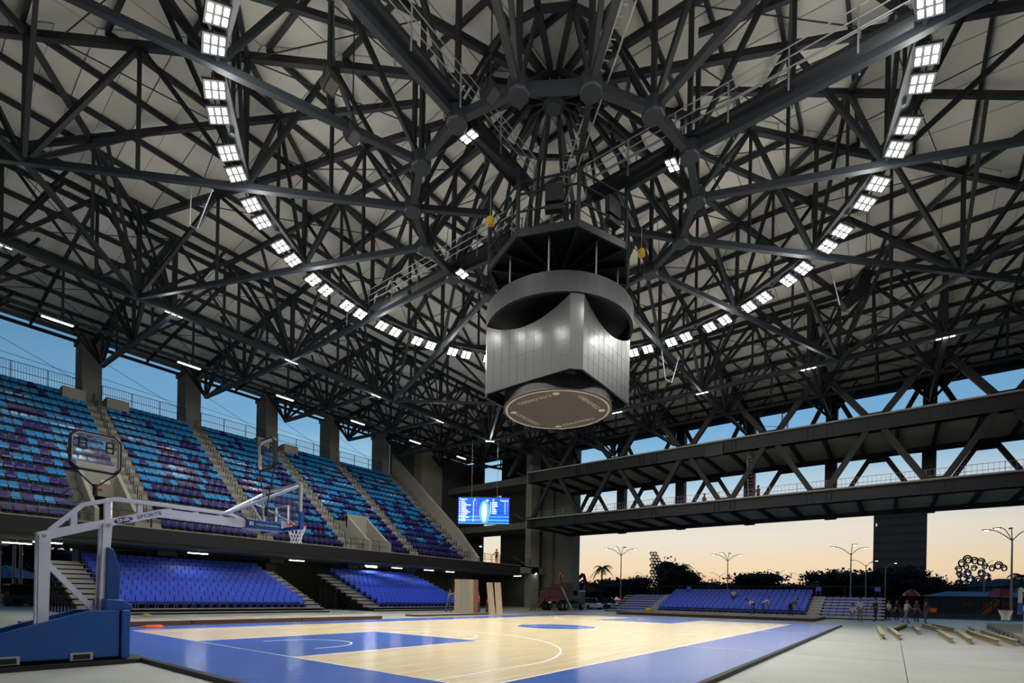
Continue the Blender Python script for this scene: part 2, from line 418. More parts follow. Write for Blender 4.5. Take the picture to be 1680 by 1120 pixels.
# hub drum
hb = MB(); hb.lathe([(.35, 23.7), (.5, 23.85), (.6, 24.2), (.6, 24.9)], (CX, CY, 0), 16)
for k in range(16):
    a = k*PI/8; hb.obox((CX+.8*math.cos(a), CY+.8*math.sin(a), 24.45), (math.cos(a)*.3, math.sin(a)*.3, 0), (-math.sin(a)*.04, math.cos(a)*.04, 0), (0, 0, .35))
hb.build('hub', 'steel_dark', roof)
# square ring and outer trusses on the four sides (outer part where it is in view)
def side(k):
    c, s = math.cos(k*PI/2), math.sin(k*PI/2)
    return lambda d, q: (CX+d*c-q*s, CY+d*s+q*c)
for k in range(4):
    F = side(k)
    for j in range(-3, 3):
        q0, q1 = j*MOD, (j+1)*MOD; qm = (q0+q1)/2; d = H3
        truss('square_ring_truss', [(B(*F(d, q0)), B(*F(d, q1)), .34, .3, 'steel_dark'), (T(*F(d, q0)), T(*F(d, q1)), .2, .3, 'steel_dark')],
              [(B(*F(d, q0)), T(*F(d, qm)), .18), (B(*F(d, q1)), T(*F(d, qm)), .18), (B(*F(d, q0)), T(*F(d, q0)), .24), (B(*F(d, qm)), T(*F(d, qm)), .14),
               (B(*F(d, qm)), T(*F(d, q0)), .12), (B(*F(d, qm)), T(*F(d, q1)), .12)])
    if k > 1: continue
    d1, d2, d3 = 4*MOD, 5*MOD, 5.35*MOD
    for j in range(-5, 6):
        q = j*MOD; ds = H3 if abs(j) <= 3 else d1 if abs(j) == 4 else d2
        if abs(j) == 5: continue
        nodes = [x for x in (H3, d1, d2) if x >= ds]; zz = {H3: ZB, d1: ZB+.35, d2: ZB+.7}
        ch = [(B(*F(nodes[0], q)), B(*F(d2, q), ZB+.7), .26, .28, 'steel_mid'), (T(*F(ds, q)), T(*F(d3, q)), .24, .34, 'steel_dark')]
        wb = [(B(*F(d2, q), zz[d2]), T(*F(d3, q)), .17)]
        for i, d in enumerate(nodes):
            b = B(*F(d, q), zz[d]); wb.append((b, T(*F(d, q)), .2))
            for dd in (-2.5, 2.5):
                if d+dd > ds-1 and d+dd < d3+1: wb.append((b, T(*F(d+dd, q)), .17))
            for dq in (-2.4, 2.4):
                wb.append((b, T(*F(d, q+dq)), .15)); wb.append((b, T(*F(d-1.4, q+dq)), .12))
            if i+1 < len(nodes):
                dm = (d+nodes[i+1])/2; bm_ = (b+B(*F(nodes[i+1], q), zz[nodes[i+1]]))/2
                wb += [(b, T(*F(dm, q)), .18), (B(*F(nodes[i+1], q), zz[nodes[i+1]]), T(*F(dm, q)), .18), (bm_, T(*F(dm, q)), .13)]
        truss('edge_truss', ch, wb)
    for d, z in ((d1, ZB+.35),):
        for j in range(-4, 4):
            q0, q1 = j*MOD, (j+1)*MOD; qm = (q0+q1)/2
            truss('square_ring_truss', [(B(*F(d, q0), z), B(*F(d, q1), z), .2, .2, 'steel_dark'), (T(*F(d, q0)), T(*F(d, q1)), .2, .26, 'steel_dark')],
                  [(B(*F(d, q0), z), T(*F(d, qm)), .15), (B(*F(d, q1), z), T(*F(d, qm)), .15), (B(*F(d, qm), z), T(*F(d, qm)), .12)])
    for j in range(-11, 11):
        if j % 2 == 0: continue
        q = j*MOD/2; truss('rafter', [(T(*F(max(H3, abs(q)), q)), T(*F(d3, q)), .14, .24, 'steel_dark')], [])
# corner hip truss towards the far left corner
for r0, r1 in ((H3, 4*MOD), (4*MOD, 5*MOD)):
    p0, p1 = (CX+r0, CY+r0), (CX+r1, CY+r1); pm = ((p0[0]+p1[0])/2, (p0[1]+p1[1])/2)
    truss('hip_truss', [(B(*p0, ZB+.2), B(*p1, ZB+.5), .26, .3, 'steel_mid'), (T(*p0), T(*p1), .26, .34, 'steel_dark')],
          [(B(*p0, ZB+.2), T(*pm), .2), (B(*p1, ZB+.5), T(*pm), .2), (B(*p1, ZB+.5), T(*p1), .2), (B(*p0, ZB+.2), T(*p0), .3)])
# purlins right under the sheets
PM = {}
for k in range(4):
    F = side(k)
    for i in range(1, 20):
        d = 2.2*i; z = 25.2-2.9*d/40-.16
        a, b = F(d, -d), F(d, d)
        barobj('purlin', (a[0], a[1], z), (b[0], b[1], z), .13, .26, 'steel_dark', roof)
struts.sort(key=lambda q: -pxlen(q[1], q[2]))
for o, a, b, w in struts[:300]: barobj('strut', a, b, w, w, 'steel_dark', o)
m = MB()
for o, a, b, w in struts[300:]: m.bar(a, b, w)
tag(m.build('strut', 'steel_dark', roof), kind='stuff')
# thin tie rods crossing below the sheets
m = MB()
for k in range(16):
    a0, a1 = k*PI/8, (k+1)*PI/8
    for r0, r1 in ((R1, R2), (R2, 20.5)):
        for (r, a), (rr, aa) in (((r0, a0), (r1, a1)), ((r1, a0), (r0, a1))):
            p, q = T(*pol(r, a)), T(*pol(rr, aa)); m.bar(p-UP*.1, q-UP*.1, .035)
for k in range(2):
    F = side(k)
    for j in range(-4, 4):
        for d0, d1_ in ((H3, 4*MOD), (4*MOD, 5*MOD)):
            for e in (0, 1):
                m.bar(T(*F(d0, (j+e)*MOD))-UP*.1, T(*F(d1_, (j+1-e)*MOD))-UP*.1, .035)
tag(m.build('tie_rod', 'steel_dark', roof), kind='stuff')
# ================================================================ floodlights
def flood_proto(cols, rows):
    """local frame: shines along -z, hangs from +z; origin at the yoke"""
    w, h = .34*cols+.06, .22*rows+.06
    root = bpy.data.objects.new('floodlight', None); COL.objects.link(root); root.empty_display_size = .1
    b = MB().boxc(-w/2, w/2, -h/2, h/2, -.27, -.19)
    for i in range(7): b.boxc(-w/2+.03, w/2-.03, -h/2+.04+i*(h-.1)/6, -h/2+.055+i*(h-.1)/6, -.19, -.13)
    hs = b.mesh('housing', 'black'); o = bpy.data.objects.new('housing', hs); COL.objects.link(o); o.parent = root
    y = MB(); y.tube([(-w/2-.02, 0, -.23), (-w/2-.02, 0, -.06), (w/2+.02, 0, -.06), (w/2+.02, 0, -.23)], .022, 6); y.cyl((0, 0, -.06), (0, 0, .1), .03)
    o = bpy.data.objects.new('yoke', y.mesh('yoke', 'steel_dark')); COL.objects.link(o); o.parent = root
    lm = MB().boxc(-.115, .115, -.066, .066, -.014, 0).mesh('lens', 'led')
    for i in range(cols):
        for j in range(rows):
            o = bpy.data.objects.new('lens', lm); COL.objects.link(o); o.parent = root
            o.matrix_basis = Matrix.Translation(((i-(cols-1)/2)*.34, (j-(rows-1)/2)*.22, -.272))
    return root
def add_spot(root, watt, ang, blend=.6, size=.25):
    L = bpy.data.lights.new('lamp', 'SPOT'); L.energy = watt; L.spot_size = math.radians(ang); L.spot_blend = blend; L.shadow_soft_size = size; L.color = (1.0, .985, .94)
    o = bpy.data.objects.new('lamp', L); COL.objects.link(o); o.parent = root; o.matrix_basis = Matrix.Translation((0, 0, -.31))
FILL = .062  # share of floodlight power given to the added ceiling fill lamps
def add_fill(root, watt):
    """added point lamp without a body, brightens the ceiling in place of fixture spill"""
    L = bpy.data.lights.new('fill_lamp', 'POINT'); L.energy = watt; L.shadow_soft_size = .3; L.color = (1.0, .99, .96)
    o = bpy.data.objects.new('fill_lamp', L); COL.objects.link(o); o.parent = root; o.matrix_basis = Matrix.Translation((0, 0, -1.1))
def aim(pos, target, roll=0):
    d = (Vector(target)-Vector(pos)).normalized(); z = -d; x = UP.cross(z)
    if x.length < 1e-3: x = Vector((1, 0, 0))
    x.normalize(); y = z.cross(x)
    return Matrix(((x.x, y.x, z.x, pos[0]), (x.y, y.y, z.y, pos[1]), (x.z, y.z, z.z, pos[2]), (0, 0, 0, 1))) @ Matrix.Rotation(roll, 4, 'Z')
pf = flood_proto(2, 3); add_spot(pf, LAMP, 96, .7); add_fill(pf, LAMP*FILL)
used = False; cl = cr = 0
# visible lights run from the upper left of the photo round the far side to the upper right
azs = []
for k in range(32):
    for s in (-1, 1): azs.append(((k+.5)*11.25+s*2.15) % 360)
view = sorted([a for a in azs if a <= 168 or a >= 262], key=lambda a: -((a+90) % 360))
left = [a for a in view if 45 <= a <= 170]; right = [a for a in view if a not in left]; right = right[::-1]
hid = [a for a in azs if a not in view]
lab = {}
nb = 0; nhid = 0
for i, a in enumerate(left):
    lab[a] = ('six-lens floodlight, %s from the top on the left arc of the light ring' % ORD[i+1]) if i < 22 else None
right = sorted(right, key=lambda a: (a-262) % 360)
for i, a in enumerate(right):
    lab[a] = ('six-lens floodlight, %s from the top on the right arc of the light ring' % ORD[i+1]) if i < 20 else None
for a in azs:
    r = math.radians(a); p = (CX+(R2+.15)*math.cos(r), CY+(R2+.15)*math.sin(r), ZB+.13)
    tg = (CX+6.5*math.cos(r), CY+6.5*math.sin(r), 0)
    mw = aim(p, tg, 0)
    o = pf if not used else copy_tree(pf)
    used = True; o.matrix_basis = mw
    l = lab.get(a)
    if l is None:
        if a in view: nhid += 1; l = 'six-lens floodlight hidden behind the centre scoreboard, %s from the right' % ORD[nhid]
        else: nb += 1; l = 'six-lens floodlight on the near arc of the ring above the photo, %s from the left' % ORD[nb]
    tag(o, l, 'floodlight', 'floodlights of the light ring')
# three lights on the inner ring
pi_ = flood_proto(2, 2); add_spot(pi_, LAMP*.6, 80)
for i, (a, l) in enumerate(((180, 'four-lens floodlight above the left of the scoreboard on the inner ring'), (270, 'four-lens floodlight on the inner ring right of the scoreboard by the catwalk'), (90, 'four-lens floodlight low behind the scoreboard on the catwalk end'))):
    r = math.radians(a); p = (CX+(R1-.6)*math.cos(r), CY+(R1-.6)*math.sin(r), ZB+.1)
    o = pi_ if i == 0 else copy_tree(pi_); o.matrix_basis = aim(p, (CX+2*math.cos(r), CY+2*math.sin(r), 0)); tag(o, l, 'floodlight', 'floodlights on the inner ring')
# rows along the square ring above the stands
pr = flood_proto(3, 1); add_spot(pr, LAMP*1.6, 130); add_fill(pr, LAMP*FILL*2)
pq = flood_proto(3, 1); add_spot(pq, LAMP*.7, 120); add_fill(pq, LAMP*FILL*1.6)
rows = [((CX+j*MOD, CY+H3, ZB+.12), (CX+j*MOD, CY+H3+5, 0)) for j in (-2, -1, 0, 1, 2)]+[((CX+H3, CY+j*MOD, ZB+.12), (CX+H3+1.5, CY+j*MOD, 0)) for j in (-2, -1, 0, 1)]+[((CX+H3, CY+H3, ZB+.12), (CX+H3-2, CY+H3-2, 0))]
ll = ['three-lens floodlight above the left stand, %s from the left' % ORD[i] for i in (1, 2, 3, 4, 5)]+['three-lens floodlight before the far bridges, %s from the right' % ORD[i] for i in (1, 2, 3, 4)]+['three-lens floodlight at the far corner above the video screen']
for i, ((p, tg), l) in enumerate(zip(rows, ll)):
    o = pr if i == 0 else pq if i == 5 else copy_tree(pr if i < 5 else pq); o.matrix_basis = aim(p, tg); tag(o, l, 'floodlight', 'floodlights of the square ring')
# tube lights below the roof edge and below the stand
def tube_proto(L, watt=0):
    root = bpy.data.objects.new('tube_light', None); COL.objects.link(root)
    for nm, me in (('housing', MB().boxc(-L/2-.05, L/2+.05, -.09, .09, 0, .07).boxc(-.02, .02, -.02, .02, .07, .3).mesh('housing', 'galv')),
                   ('diffuser', MB().boxc(-L/2, L/2, -.075, .075, -.05, 0).mesh('diffuser', 'led_soft'))):
        o = bpy.data.objects.new(nm, me); COL.objects.link(o); o.parent = root
    if watt:
        L_ = bpy.data.lights.new('lamp', 'AREA'); L_.shape = 'RECTANGLE'; L_.size = L; L_.size_y = .15; L_.energy = watt
        o = bpy.data.objects.new('lamp', L_); COL.objects.link(o); o.parent = root; o.matrix_basis = Matrix.Translation((0, 0, -.07))
    return root
pt = tube_proto(1.5, 60)
for i in range(6):
    o = pt if i == 0 else copy_tree(pt); o.matrix_basis = TR(2.05+7.5*i, 22.9, 18.42)
    tag(o, 'long tube light under the left roof edge, %s from the left' % ORD[i+1], 'tube light', 'tube lights under the roof edge')
pb = tube_proto(1.25, 14)
spots = [(1.2, 19.5, 4.02), (9.12, 19.5, 4.02), (16.5, 19.5, 4.02), (23.9, 19.5, 4.02), (31.3, 19.5, 4.02), (0.2, 21.6, 4.0), (26.3, 22.6, 4.12), (28.4, 21.2, 4.12), (36.0, 21.0, 4.1)]
sl_ = ['behind the hoop posts', 'over the left blue stand', 'over the gap between the two blue stands', 'over the left end of the second blue stand', 'over the right half of the second blue stand', 'at the far left under the stand', 'deeper behind the second blue stand', 'in the middle above the second blue stand', 'at the right end under the stand']
for i, (p, w) in enumerate(zip(spots, sl_)):
    o = pb if i == 0 else copy_tree(pb); o.matrix_basis = TR(*p)
    tag(o, 'white tube light on the concrete soffit '+w, 'tube light', 'tube lights under the grandstand')
corner = [((50.9, 22.6, 10.9), 'on the ceiling of the corner landing above the railing'), ((50.9, 22.4, 4.3), 'on the lower ceiling beside the tall corner column')]
for p, w in corner:
    o = copy_tree(pb); o.matrix_basis = TR(*p, PI/2); tag(o, 'white tube light '+w, 'tube light', 'tube lights in the corner tower')

# ================================================================ catwalks
def catwalk(label, a, b, w=.7, z=ZB+.35):
    root = thing('catwalk', label, 'catwalk', (a[0], a[1], z)); A = Vector((a[0], a[1], z)); Bv = Vector((b[0], b[1], z)); d = (Bv-A); L = d.length; d.normalize(); n = Vector((-d.y, d.x, 0))
    MB().bar(A, Bv, w, .06).build('deck', 'steel_dark', root)
    for s in (-1, 1):
        m = MB(); m.bar(A+n*s*w/2, Bv+n*s*w/2, .08, .16)
        m.build('side_beam', 'steel_dark', root)
        for hh in (.4, .75, 1.1): MB().tube([A+n*s*(w/2+.05)+UP*hh, Bv+n*s*(w/2+.05)+UP*hh], .022, 6).build('handrail', 'galv', root)
        k = max(2, int(L/1.9))
        for i in range(k+1):
            p = A+d*L*i/k+n*s*(w/2+.05); barobj('rail_post', p-UP*.35, p+UP*1.1, .04, .05, 'galv', root)
catwalk('railed catwalk from the scoreboard hub to the right side of the ring', (CX, CY-2.0), (CX, CY-R2-6))
catwalk('railed catwalk from the scoreboard hub to the far left of the ring', (CX, CY+2.0), (CX, CY+R2+2))
catwalk('railed catwalk from the scoreboard hub towards the near left', (CX-2.0, CY), (CX-R2, CY), .7)
lad = thing('access_ladder', 'slim galvanised ladder leaning from ring node to hub', 'ladder', (CX, CY, ZB))
for s in (-1, 1):
    a = Vector((*pol(8.4, PI*1.27), ZB+.5)); b = Vector((*pol(1.6, PI*1.25), ZB-.4)); n = Vector((.707, -.707, 0))*.2*s
    MB().tube([a+n, b+n], .03, 6).build('rail', 'galv', lad)
for i in range(24):
    p = a.lerp(b, (i+.5)/24)-n; barobj('rung', p-n*1, p+n*1, .025, .025, 'galv', lad)

# ================================================================ centre scoreboard
SX, SY = 13.82, -7.45
sc = thing('centre_scoreboard', 'large grey drum scoreboard hanging over the court centre', 'scoreboard', (SX, SY, 9.83))
mat('screen_grey', (35, 38, 40), .42, .0, var=.05, scale=5, coat=.35)
mat('band_grey', (40, 43, 46), .45, var=.05)
mat('disc_brown', (66, 60, 54), .55, var=.22, scale=1.6)
mat('sign_letter', (176, 172, 164), .5, var=.02)
A_, HW, Z0, Z1 = 2.52, 2.14, 10.3, 13.25
sub = 16
for k in range(4):
    R = Matrix.Rotation(k*PI/2, 3, 'Z'); m = MB(); vs = []; fs = []
    for i in range(sub+1):
        t_ = -1+2*i/sub; zt_ = Z1-.62*(1-t_*t_)
        for (dx, z) in ((A_, Z0), (A_, zt_), (A_-.09, zt_), (A_-.09, Z0)):
            p = R @ Vector((dx, t_*HW, 0)); vs.append((SX+p.x, SY+p.y, z))
    for i in range(sub):
        for q in range(4): fs.append((i*4+q, i*4+(q+1) % 4, i*4+4+(q+1) % 4, i*4+4+q))
    fs += [(0, 1, 2, 3), tuple(sub*4+q for q in (3, 2, 1, 0))]
    m.add(vs, fs); scr = m.build('led_screen', 'screen_grey', sc)
    gm = MB()
    for i in range(1, 10):
        y = -HW+2*HW*i/10; a = R @ Vector((A_+.003, y, 0)); zt_ = Z1-.62*(1-(y/HW)**2)
        gm.bar((SX+a.x, SY+a.y, Z0+.01), (SX+a.x, SY+a.y, zt_-.01), .005, .004, (1, 1, 0))
    for z in (10.9, 11.5, 12.1, 12.6)[:3]:
        a = R @ Vector((A_+.003, -HW, 0)); b = R @ Vector((A_+.003, HW, 0)); gm.bar((SX+a.x, SY+a.y, z), (SX+b.x, SY+b.y, z), .004, .005)
    gm.build('panel_joint', 'band_grey', scr)
    c1 = R @ Vector((A_, HW, 0)); c2 = R @ Vector((HW, A_, 0)); mid = (c1+c2)/2; nn = Vector((mid.x, mid.y, 0)).normalized()*.04
    MB().prism([(0, Z0), (1, Z0), (1, Z1), (0, Z1)], lambda a, z, t_: (SX+(c1.x*(1-a)+c2.x*a)-nn.x*t_, SY+(c1.y*(1-a)+c2.y*a)-nn.y*t_, z), 0, 2).build('corner_panel', 'screen_grey', sc)
def annulus(r0, r1, z0, z1, n=48):
    m = MB(); vs = []; fs = []
    for k in range(n):
        c, s = math.cos(2*PI*k/n), math.sin(2*PI*k/n)
        vs += [(SX+r1*c, SY+r1*s, z0), (SX+r1*c, SY+r1*s, z1), (SX+r0*c, SY+r0*s, z1), (SX+r0*c, SY+r0*s, z0)]
    for k in range(n):
        j = (k+1) % n
        for q in range(4): fs.append((k*4+q, k*4+(q+1) % 4, j*4+(q+1) % 4, j*4+q))
    return m.add(vs, fs)
annulus(3.18, 3.32, 13.3, 14.12).build('upper_band', 'band_grey', sc)
annulus(.2, 3.2, 13.9, 13.98).build('band_deck', 'steel_dark', sc)
annulus(2.3, 2.42, 9.84, 11.3).build('lower_band', 'screen_grey', sc)
MB().lathe([(2.43, 9.83), (2.46, 9.85), (2.46, 9.9), (2.3, 9.9)], (SX, SY, 0), 64).build('bottom_disc', 'disc_brown', sc)
annulus(2.28, 2.36, 9.823, 9.83).build('light_rim', 'sign_letter', sc)
for k in range(4):
    az = k*PI/2; r = Vector((math.cos(az), math.sin(az), 0)); th = Vector((-math.sin(az), math.cos(az), 0)); p = Vector((SX, SY, 9.826))+r*1.72
    letters('COLOSSEO', .3, p-th*.1, -th, -r, 'sign_letter', sc, .002, 'sign_lettering', sx=1.15)
    q = p+th*1.02; MB().lathe([(.15, -.004), (.15, .002)], (q.x, q.y, 9.826), 20).build('sign_ball', 'sign_letter', sc)
MB().boxc(SX-1.9, SX+1.9, SY-1.9, SY+1.9, 10.5, 10.55).boxc(SX-.5, SX+.5, SY-.5, SY+.5, 10.55, 13.9).build('inner_frame', 'steel_dark', sc)
# service platform above it
pl = thing('service_platform', 'dark octagonal service platform hung above the scoreboard', 'platform', (SX, SY, 16.1))
oc = lambda r, k: (SX+r*math.cos(k*PI/4), SY+r*math.sin(k*PI/4))
PR = 3.22; PZ = 15.92
MB().prism([oc(PR, k) for k in range(8)], lambda a, b, z: (a, b, z), PZ+.25, PZ+.32).build('deck', 'black', pl)
for k in range(8):
    a, b = oc(PR, k), oc(PR, k+1)
    barobj('edge_beam', (*a, PZ+.12), (*b, PZ+.12), .1, .3, 'steel_dark', pl)
    barobj('radial_rib', (SX, SY, PZ+.12), (*a, PZ+.12), .12, .26, 'steel_dark', pl)
    h = ((a[0]+b[0])/2, (a[1]+b[1])/2); barobj('radial_rib', (SX, SY, PZ+.16), (*h, PZ+.16), .08, .18, 'steel_dark', pl)
    barobj('hanger_post', (*a, PZ), (*a, ZB+.2), .12, .12, 'steel_dark', pl)
    for z in (1.0, 1.7, 2.2): barobj('guard_rail', (*a, PZ+z), (*b, PZ+z), .06, .06, 'steel_dark', pl)
    x, y = oc(R1, k); barobj('support_beam', (*a, ZB), (x+(CX-SX), y+(CY-SY), ZB), .2, .24, 'steel_dark', pl)
    # skirt frames hanging down to the drum
    barobj('hanger_rod', (*oc(2.6, k+.5), 14.0), (*oc(2.6, k+.5), PZ+.2), .05, .05, 'galv', pl)
for (az, l) in ((3.62, 'pale'), (4.5, 'second')):
    p = (SX+3.0*math.cos(az), SY+3.0*math.sin(az)); o = MB(); d = Vector((math.cos(az), math.sin(az), 0)); n = Vector((-d.y, d.x, 0))
    o.obox((*p, PZ+1.45), d*.12, n*.36, UP*.34); o.obox((*p, PZ+.85), d*.14, n*.36, UP*.1)
    tag(o.build('control_box', 'screen_grey'), 'pale grey control box on the '+('near left' if l == 'pale' else 'near right')+' rail of the scoreboard platform', 'control box', 'control boxes on the platform')
for i, (az, r) in enumerate(((2.75, 3.6), (5.35, 3.7))):
    x, y = SX+r*math.cos(az), SY+r*math.sin(az)
    h = thing('chain_hoist', 'small yellow chain hoist hanging %s of the scoreboard platform' % ('left' if i == 0 else 'right'), 'hoist', (x, y, PZ+.9))
    MB().lathe([(.1, 0), (.17, .06), (.17, .28), (.08, .36)], (x, y, PZ+1.0), 12).build('hoist_body', 'yellow', h)
    MB().cyl((x, y, PZ+1.3), (x, y, ZB), .015).build('chain', 'galv', h)
# two stage lamps on the left bottom chord and one speaker array on the right
def spotlamp(p, d, label):
    root = thing('stage_lamp', label, 'lamp', p); d = Vector(d).normalized(); p = Vector(p); n = d.cross(UP).normalized(); u = n.cross(d)
    m = MB(); m.obox(p, d*.22, n*.2, u*.26); m.build('housing', 'black', root)
    m = MB(); m.obox(p+d*.23, d*.01, n*.16, u*.2); m.build('lens', 'screen_grey', root)
    m = MB(); m.tube([p+n*.24, p+n*.24+UP*.45, p-n*.24+UP*.45, p-n*.24], .02); m.cyl(p+UP*.45, p+UP*5.2, .025); m.build('bracket', 'steel_dark', root)
for i, (r, az, w) in enumerate(((10.2, 168, 'upper'), (9.0, 160, 'lower'), (6.9, 196, 'ring-side'))):
    x, y = pol(r, math.radians(az)); spotlamp((x, y, ZB-.5), (FW*-.2+UP*-.6+RT*.25), 'black square stage lamp, the %s one up left of the scoreboard' % w)
# ================================================================ left grandstand
GY, GD, GR, GZ0, NR = 18.6, .9, .735, 5.36, 16
gs = thing('concrete_grandstand', 'tall concrete grandstand with stepped rows along the left side', 'grandstand', (14, GY, 5))
AIS = [CX+MOD*k for k in (-2, -1, 0, 1, 2)]              # aisles between the seat blocks
VOM = [(3.1, 5.35, 5), (22.95, 25.4, 4)]                  # stairwell cut-outs (u0,u1,rows)
U0, U1 = -9.0, 37.4
for i in range(NR):
    segs = [(U0, U1)]
    for a, b, n in VOM:
        if i < n:
            new = []
            for s, e in segs:
                if s < a and e > b: new += [(s, a), (b, e)]
                else: new.append((s, e))
            segs = new
    m = MB(); y = GY+GD*i; z = GZ0+GR*i
    for s, e in segs: m.boxc(s, e, y, y+GD+.05, z-.95, z)
    m.build('tier', 'concrete', gs)
for a, b, n in VOM:
    m = MB(); y1 = GY+GD*n; z1 = GZ0+GR*n
    for u in (a, b-.22):
        m.prism([(GY-.1, 4.5), (y1+.2, 4.5), (y1+.2, z1+.75), (GY+.3, GZ0+1.05), (GY-.1, GZ0+.9)], lambda p, q, t_: (t_, p, q), u, u+.22)
    m.boxc(a, b, y1-.15, y1+.15, z1-1.4, z1+.75)
    m.build('stairwell_wall', 'concrete_light', gs)
    MB().boxc(a, b, GY, y1+3, 4.5, 4.62).boxc(a, b, y1+2.6, y1+3, 4.6, z1).build('stairwell_floor', 'concrete_dark', gs)
for nm, u, z, w_, h_, m_, l in (('notice_plate', 4.65, 8.62, .24, .12, 'white', 'small white notice plate above the first stairwell of the grandstand'), ('red_sign', 4.3, 8.05, .17, .08, 'red', 'small red sign under the notice in the first stairwell')):
    sg_ = thing(nm, l, 'sign', (u, 22.93, z)); MB().boxc(u-w_, u+w_, 22.90, 22.94, z-h_, z+h_).build('plate', m_, sg_); MB().boxc(u-w_-.015, u+w_+.015, 22.93, 22.95, z-h_-.015, z+h_+.015).build('frame', 'galv', sg_)
stm = MB().boxc(-.62, .62, 0, .45, 0, GR/2).mesh('aisle_step', 'concrete_light')
hrm = MB(); hrm.tube([(0, .1, -.1), (0, .1, .8), (0, .16, .9), (0, .55, .95), (0, .62, .88), (0, .62, .3)], .026, 6); hrm = hrm.mesh('aisle_handrail', 'rail_black', smooth=True)
for u in AIS+[36.65]:
    for i in range(NR):
        if i < NR-1: link('aisle_step', stm, gs, Matrix.Translation((u, GY+GD*(i+.5), GZ0+GR*i)))
        if i % 1 == 0: link('aisle_handrail', hrm, gs, Matrix.Translation((u-.05, GY+GD*i+.1, GZ0+GR*i)))
# fascia, front rail, soffit and end wall
MB().boxc(-14, 46.0, 18.3, 18.62, 4.43, 5.30).build('fascia', 'fascia', gs)
MB().boxc(-14, 46.0, 18.28, 18.9, 5.30, 5.37).build('fascia_coping', 'concrete_light', gs)
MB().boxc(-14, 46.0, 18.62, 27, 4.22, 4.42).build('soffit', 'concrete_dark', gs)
MB().prism([(18.1, 5.3), (33.6, 5.3), (33.6, 20.0), (21.0, 8.9), (19.0, 6.7), (18.1, 5.75)], lambda a, b, t_: (t_, a, b), 37.45, 37.85).build('end_wall', 'concrete_light', gs)
def railing(root, a, b, h=1.0, n=None, bars=3, bal=0, m='rail_black', r=.022):
    a, b = Vector(a), Vector(b); L = (b-a).length; n = n or max(1, round(L/1.5)); fine = MB()
    for j in range(1, bars+1): MB().tube([a+UP*h*j/bars, b+UP*h*j/bars], r, 6).build('rail_bar', m, root)
    for i in range(n+1): p = a.lerp(b, i/n); barobj('rail_post', p, p+UP*h, r*2, r*2, m, root)
    if bal:
        for i in range(int(L/bal)): p = a.lerp(b, (i+.5)*bal/L); fine.bar(p+UP*.1, p+UP*h, .018)
        tag(fine.build('baluster', m, root), kind='stuff')
fr = thing('stand_front_railing', 'thin black railing along the front edge of the left grandstand', 'railing', (14, 18.7, 5.37))
railing(fr, (-3, 18.72, 5.37), (46, 18.72, 5.37), .95, 27, 2, r=.018)
# back railings between the pillars
ZTOP = GZ0+GR*NR
for k in range(-3, 4):
    ua, ub = CX+MOD*k+.65, CX+MOD*(k+1)-.65
    if k == 3: continue
    r = thing('back_railing', 'baluster railing at the top of the left stand, %s bay from the left' % ORD[k+4], 'railing', (ua, 33.3, ZTOP), 'railings between the pillars')
    railing(r, (ua, 33.35, ZTOP), (ub, 33.35, ZTOP), 1.35, 3, 2, .16)
MB().boxc(U0, 37.4, 33.0, 36, ZTOP-1.2, ZTOP).build('back_deck', 'concrete', gs)
for u in (CX-MOD, CX+MOD):
    MB().boxc(u-2.1, u-.68, 32.0, 33.0, ZTOP-1.0, ZTOP+.1).boxc(u+.68, u+2.2, 32.0, 33.0, ZTOP-1.0, ZTOP+.1).build('landing_block', 'concrete_light', gs)
# pillars carrying the roof edge
for k in range(-3, 5):
    u = CX+MOD*k
    p = thing('roof_pillar', 'tall square concrete pillar behind the left stand, %s from the left' % ORD[k+4] if k < 4 else 'broad pale concrete pillar in the far left corner behind the stand', 'pillar', (u, 34, 0), 'roof pillars behind the left stand' if k < 4 else None)
    w = .66 if k < 4 else 2.0
    MB().boxc(u-w, u+w, 33.45 if k < 4 else 32.6, 35.5 if k < 4 else 34.15, GZ, 22.2).build('shaft', 'concrete' if k < 4 else 'concrete_light', p)
    MB().boxc(u-w-.12, u+w+.12, 33.3 if k < 4 else 32.5, 35.6 if k < 4 else 34.18, 21.8, 22.2).build('capital', 'concrete', p)
tag(MB().boxc(-12, 53, 33.5, 34.4, 22.25, 22.9).build('trim_1', 'concrete'), 'concrete edge beam under the left roof edge', None, None, 'structure')
# thin guy wires beyond the pillars
gw = thing('guy_wires', 'thin dark bracing wires crossing the openings above the left stand', 'wires', (14, 36, 18))
for k in range(-3, 4):
    ua, ub = CX+MOD*k, CX+MOD*(k+1)
    MB().tube([(ua, 36, 21.9), (ub, 36, 19.0)], .018, 5).build('wire', 'rail_black', gw)
    MB().tube([(ua, 36, 20.0), (ub, 36, 19.6)], .018, 5).build('wire', 'rail_black', gw)

# ---------------------------------------------------------------- seats of the grandstand
def stadium_seat(m):
    b = MB()
    # pan, rounded back and steel bracket, facing -y
    b.prism([(-.21, .0), (-.22, .05), (-.16, .09), (.12, .07), (.19, .10), (.24, .38), (.20, .40), (.14, .14), (-.14, .13), (-.23, .12), (-.24, .04)][::-1] if False else
            [(-.24, -.08), (.12, -.13), (.25, -.06), (.30, .32), (.25, .36), (.20, .10), (-.2, .07), (-.23, .05)], lambda y, z, x: (x, y, z+.36), -.205, .205)
    n = len(b.v)
    for i, (x, y, z) in enumerate(b.v):
        if z > .66: b.v[i] = (x*.80, y+.01, z-.0)
    b.boxc(-.03, .03, .05, .2, 0, .36)
    return b.mesh('stadium_chair', m)
sm = {0: stadium_seat('seat_dark'), 1: stadium_seat('seat_light')}
seats = []
blocks = [(-1.3+.0, AIS[0])]+[(AIS[i], AIS[i+1]) for i in range(4)]+[(AIS[4], 36.65)]
bounds = AIS+[36.74]
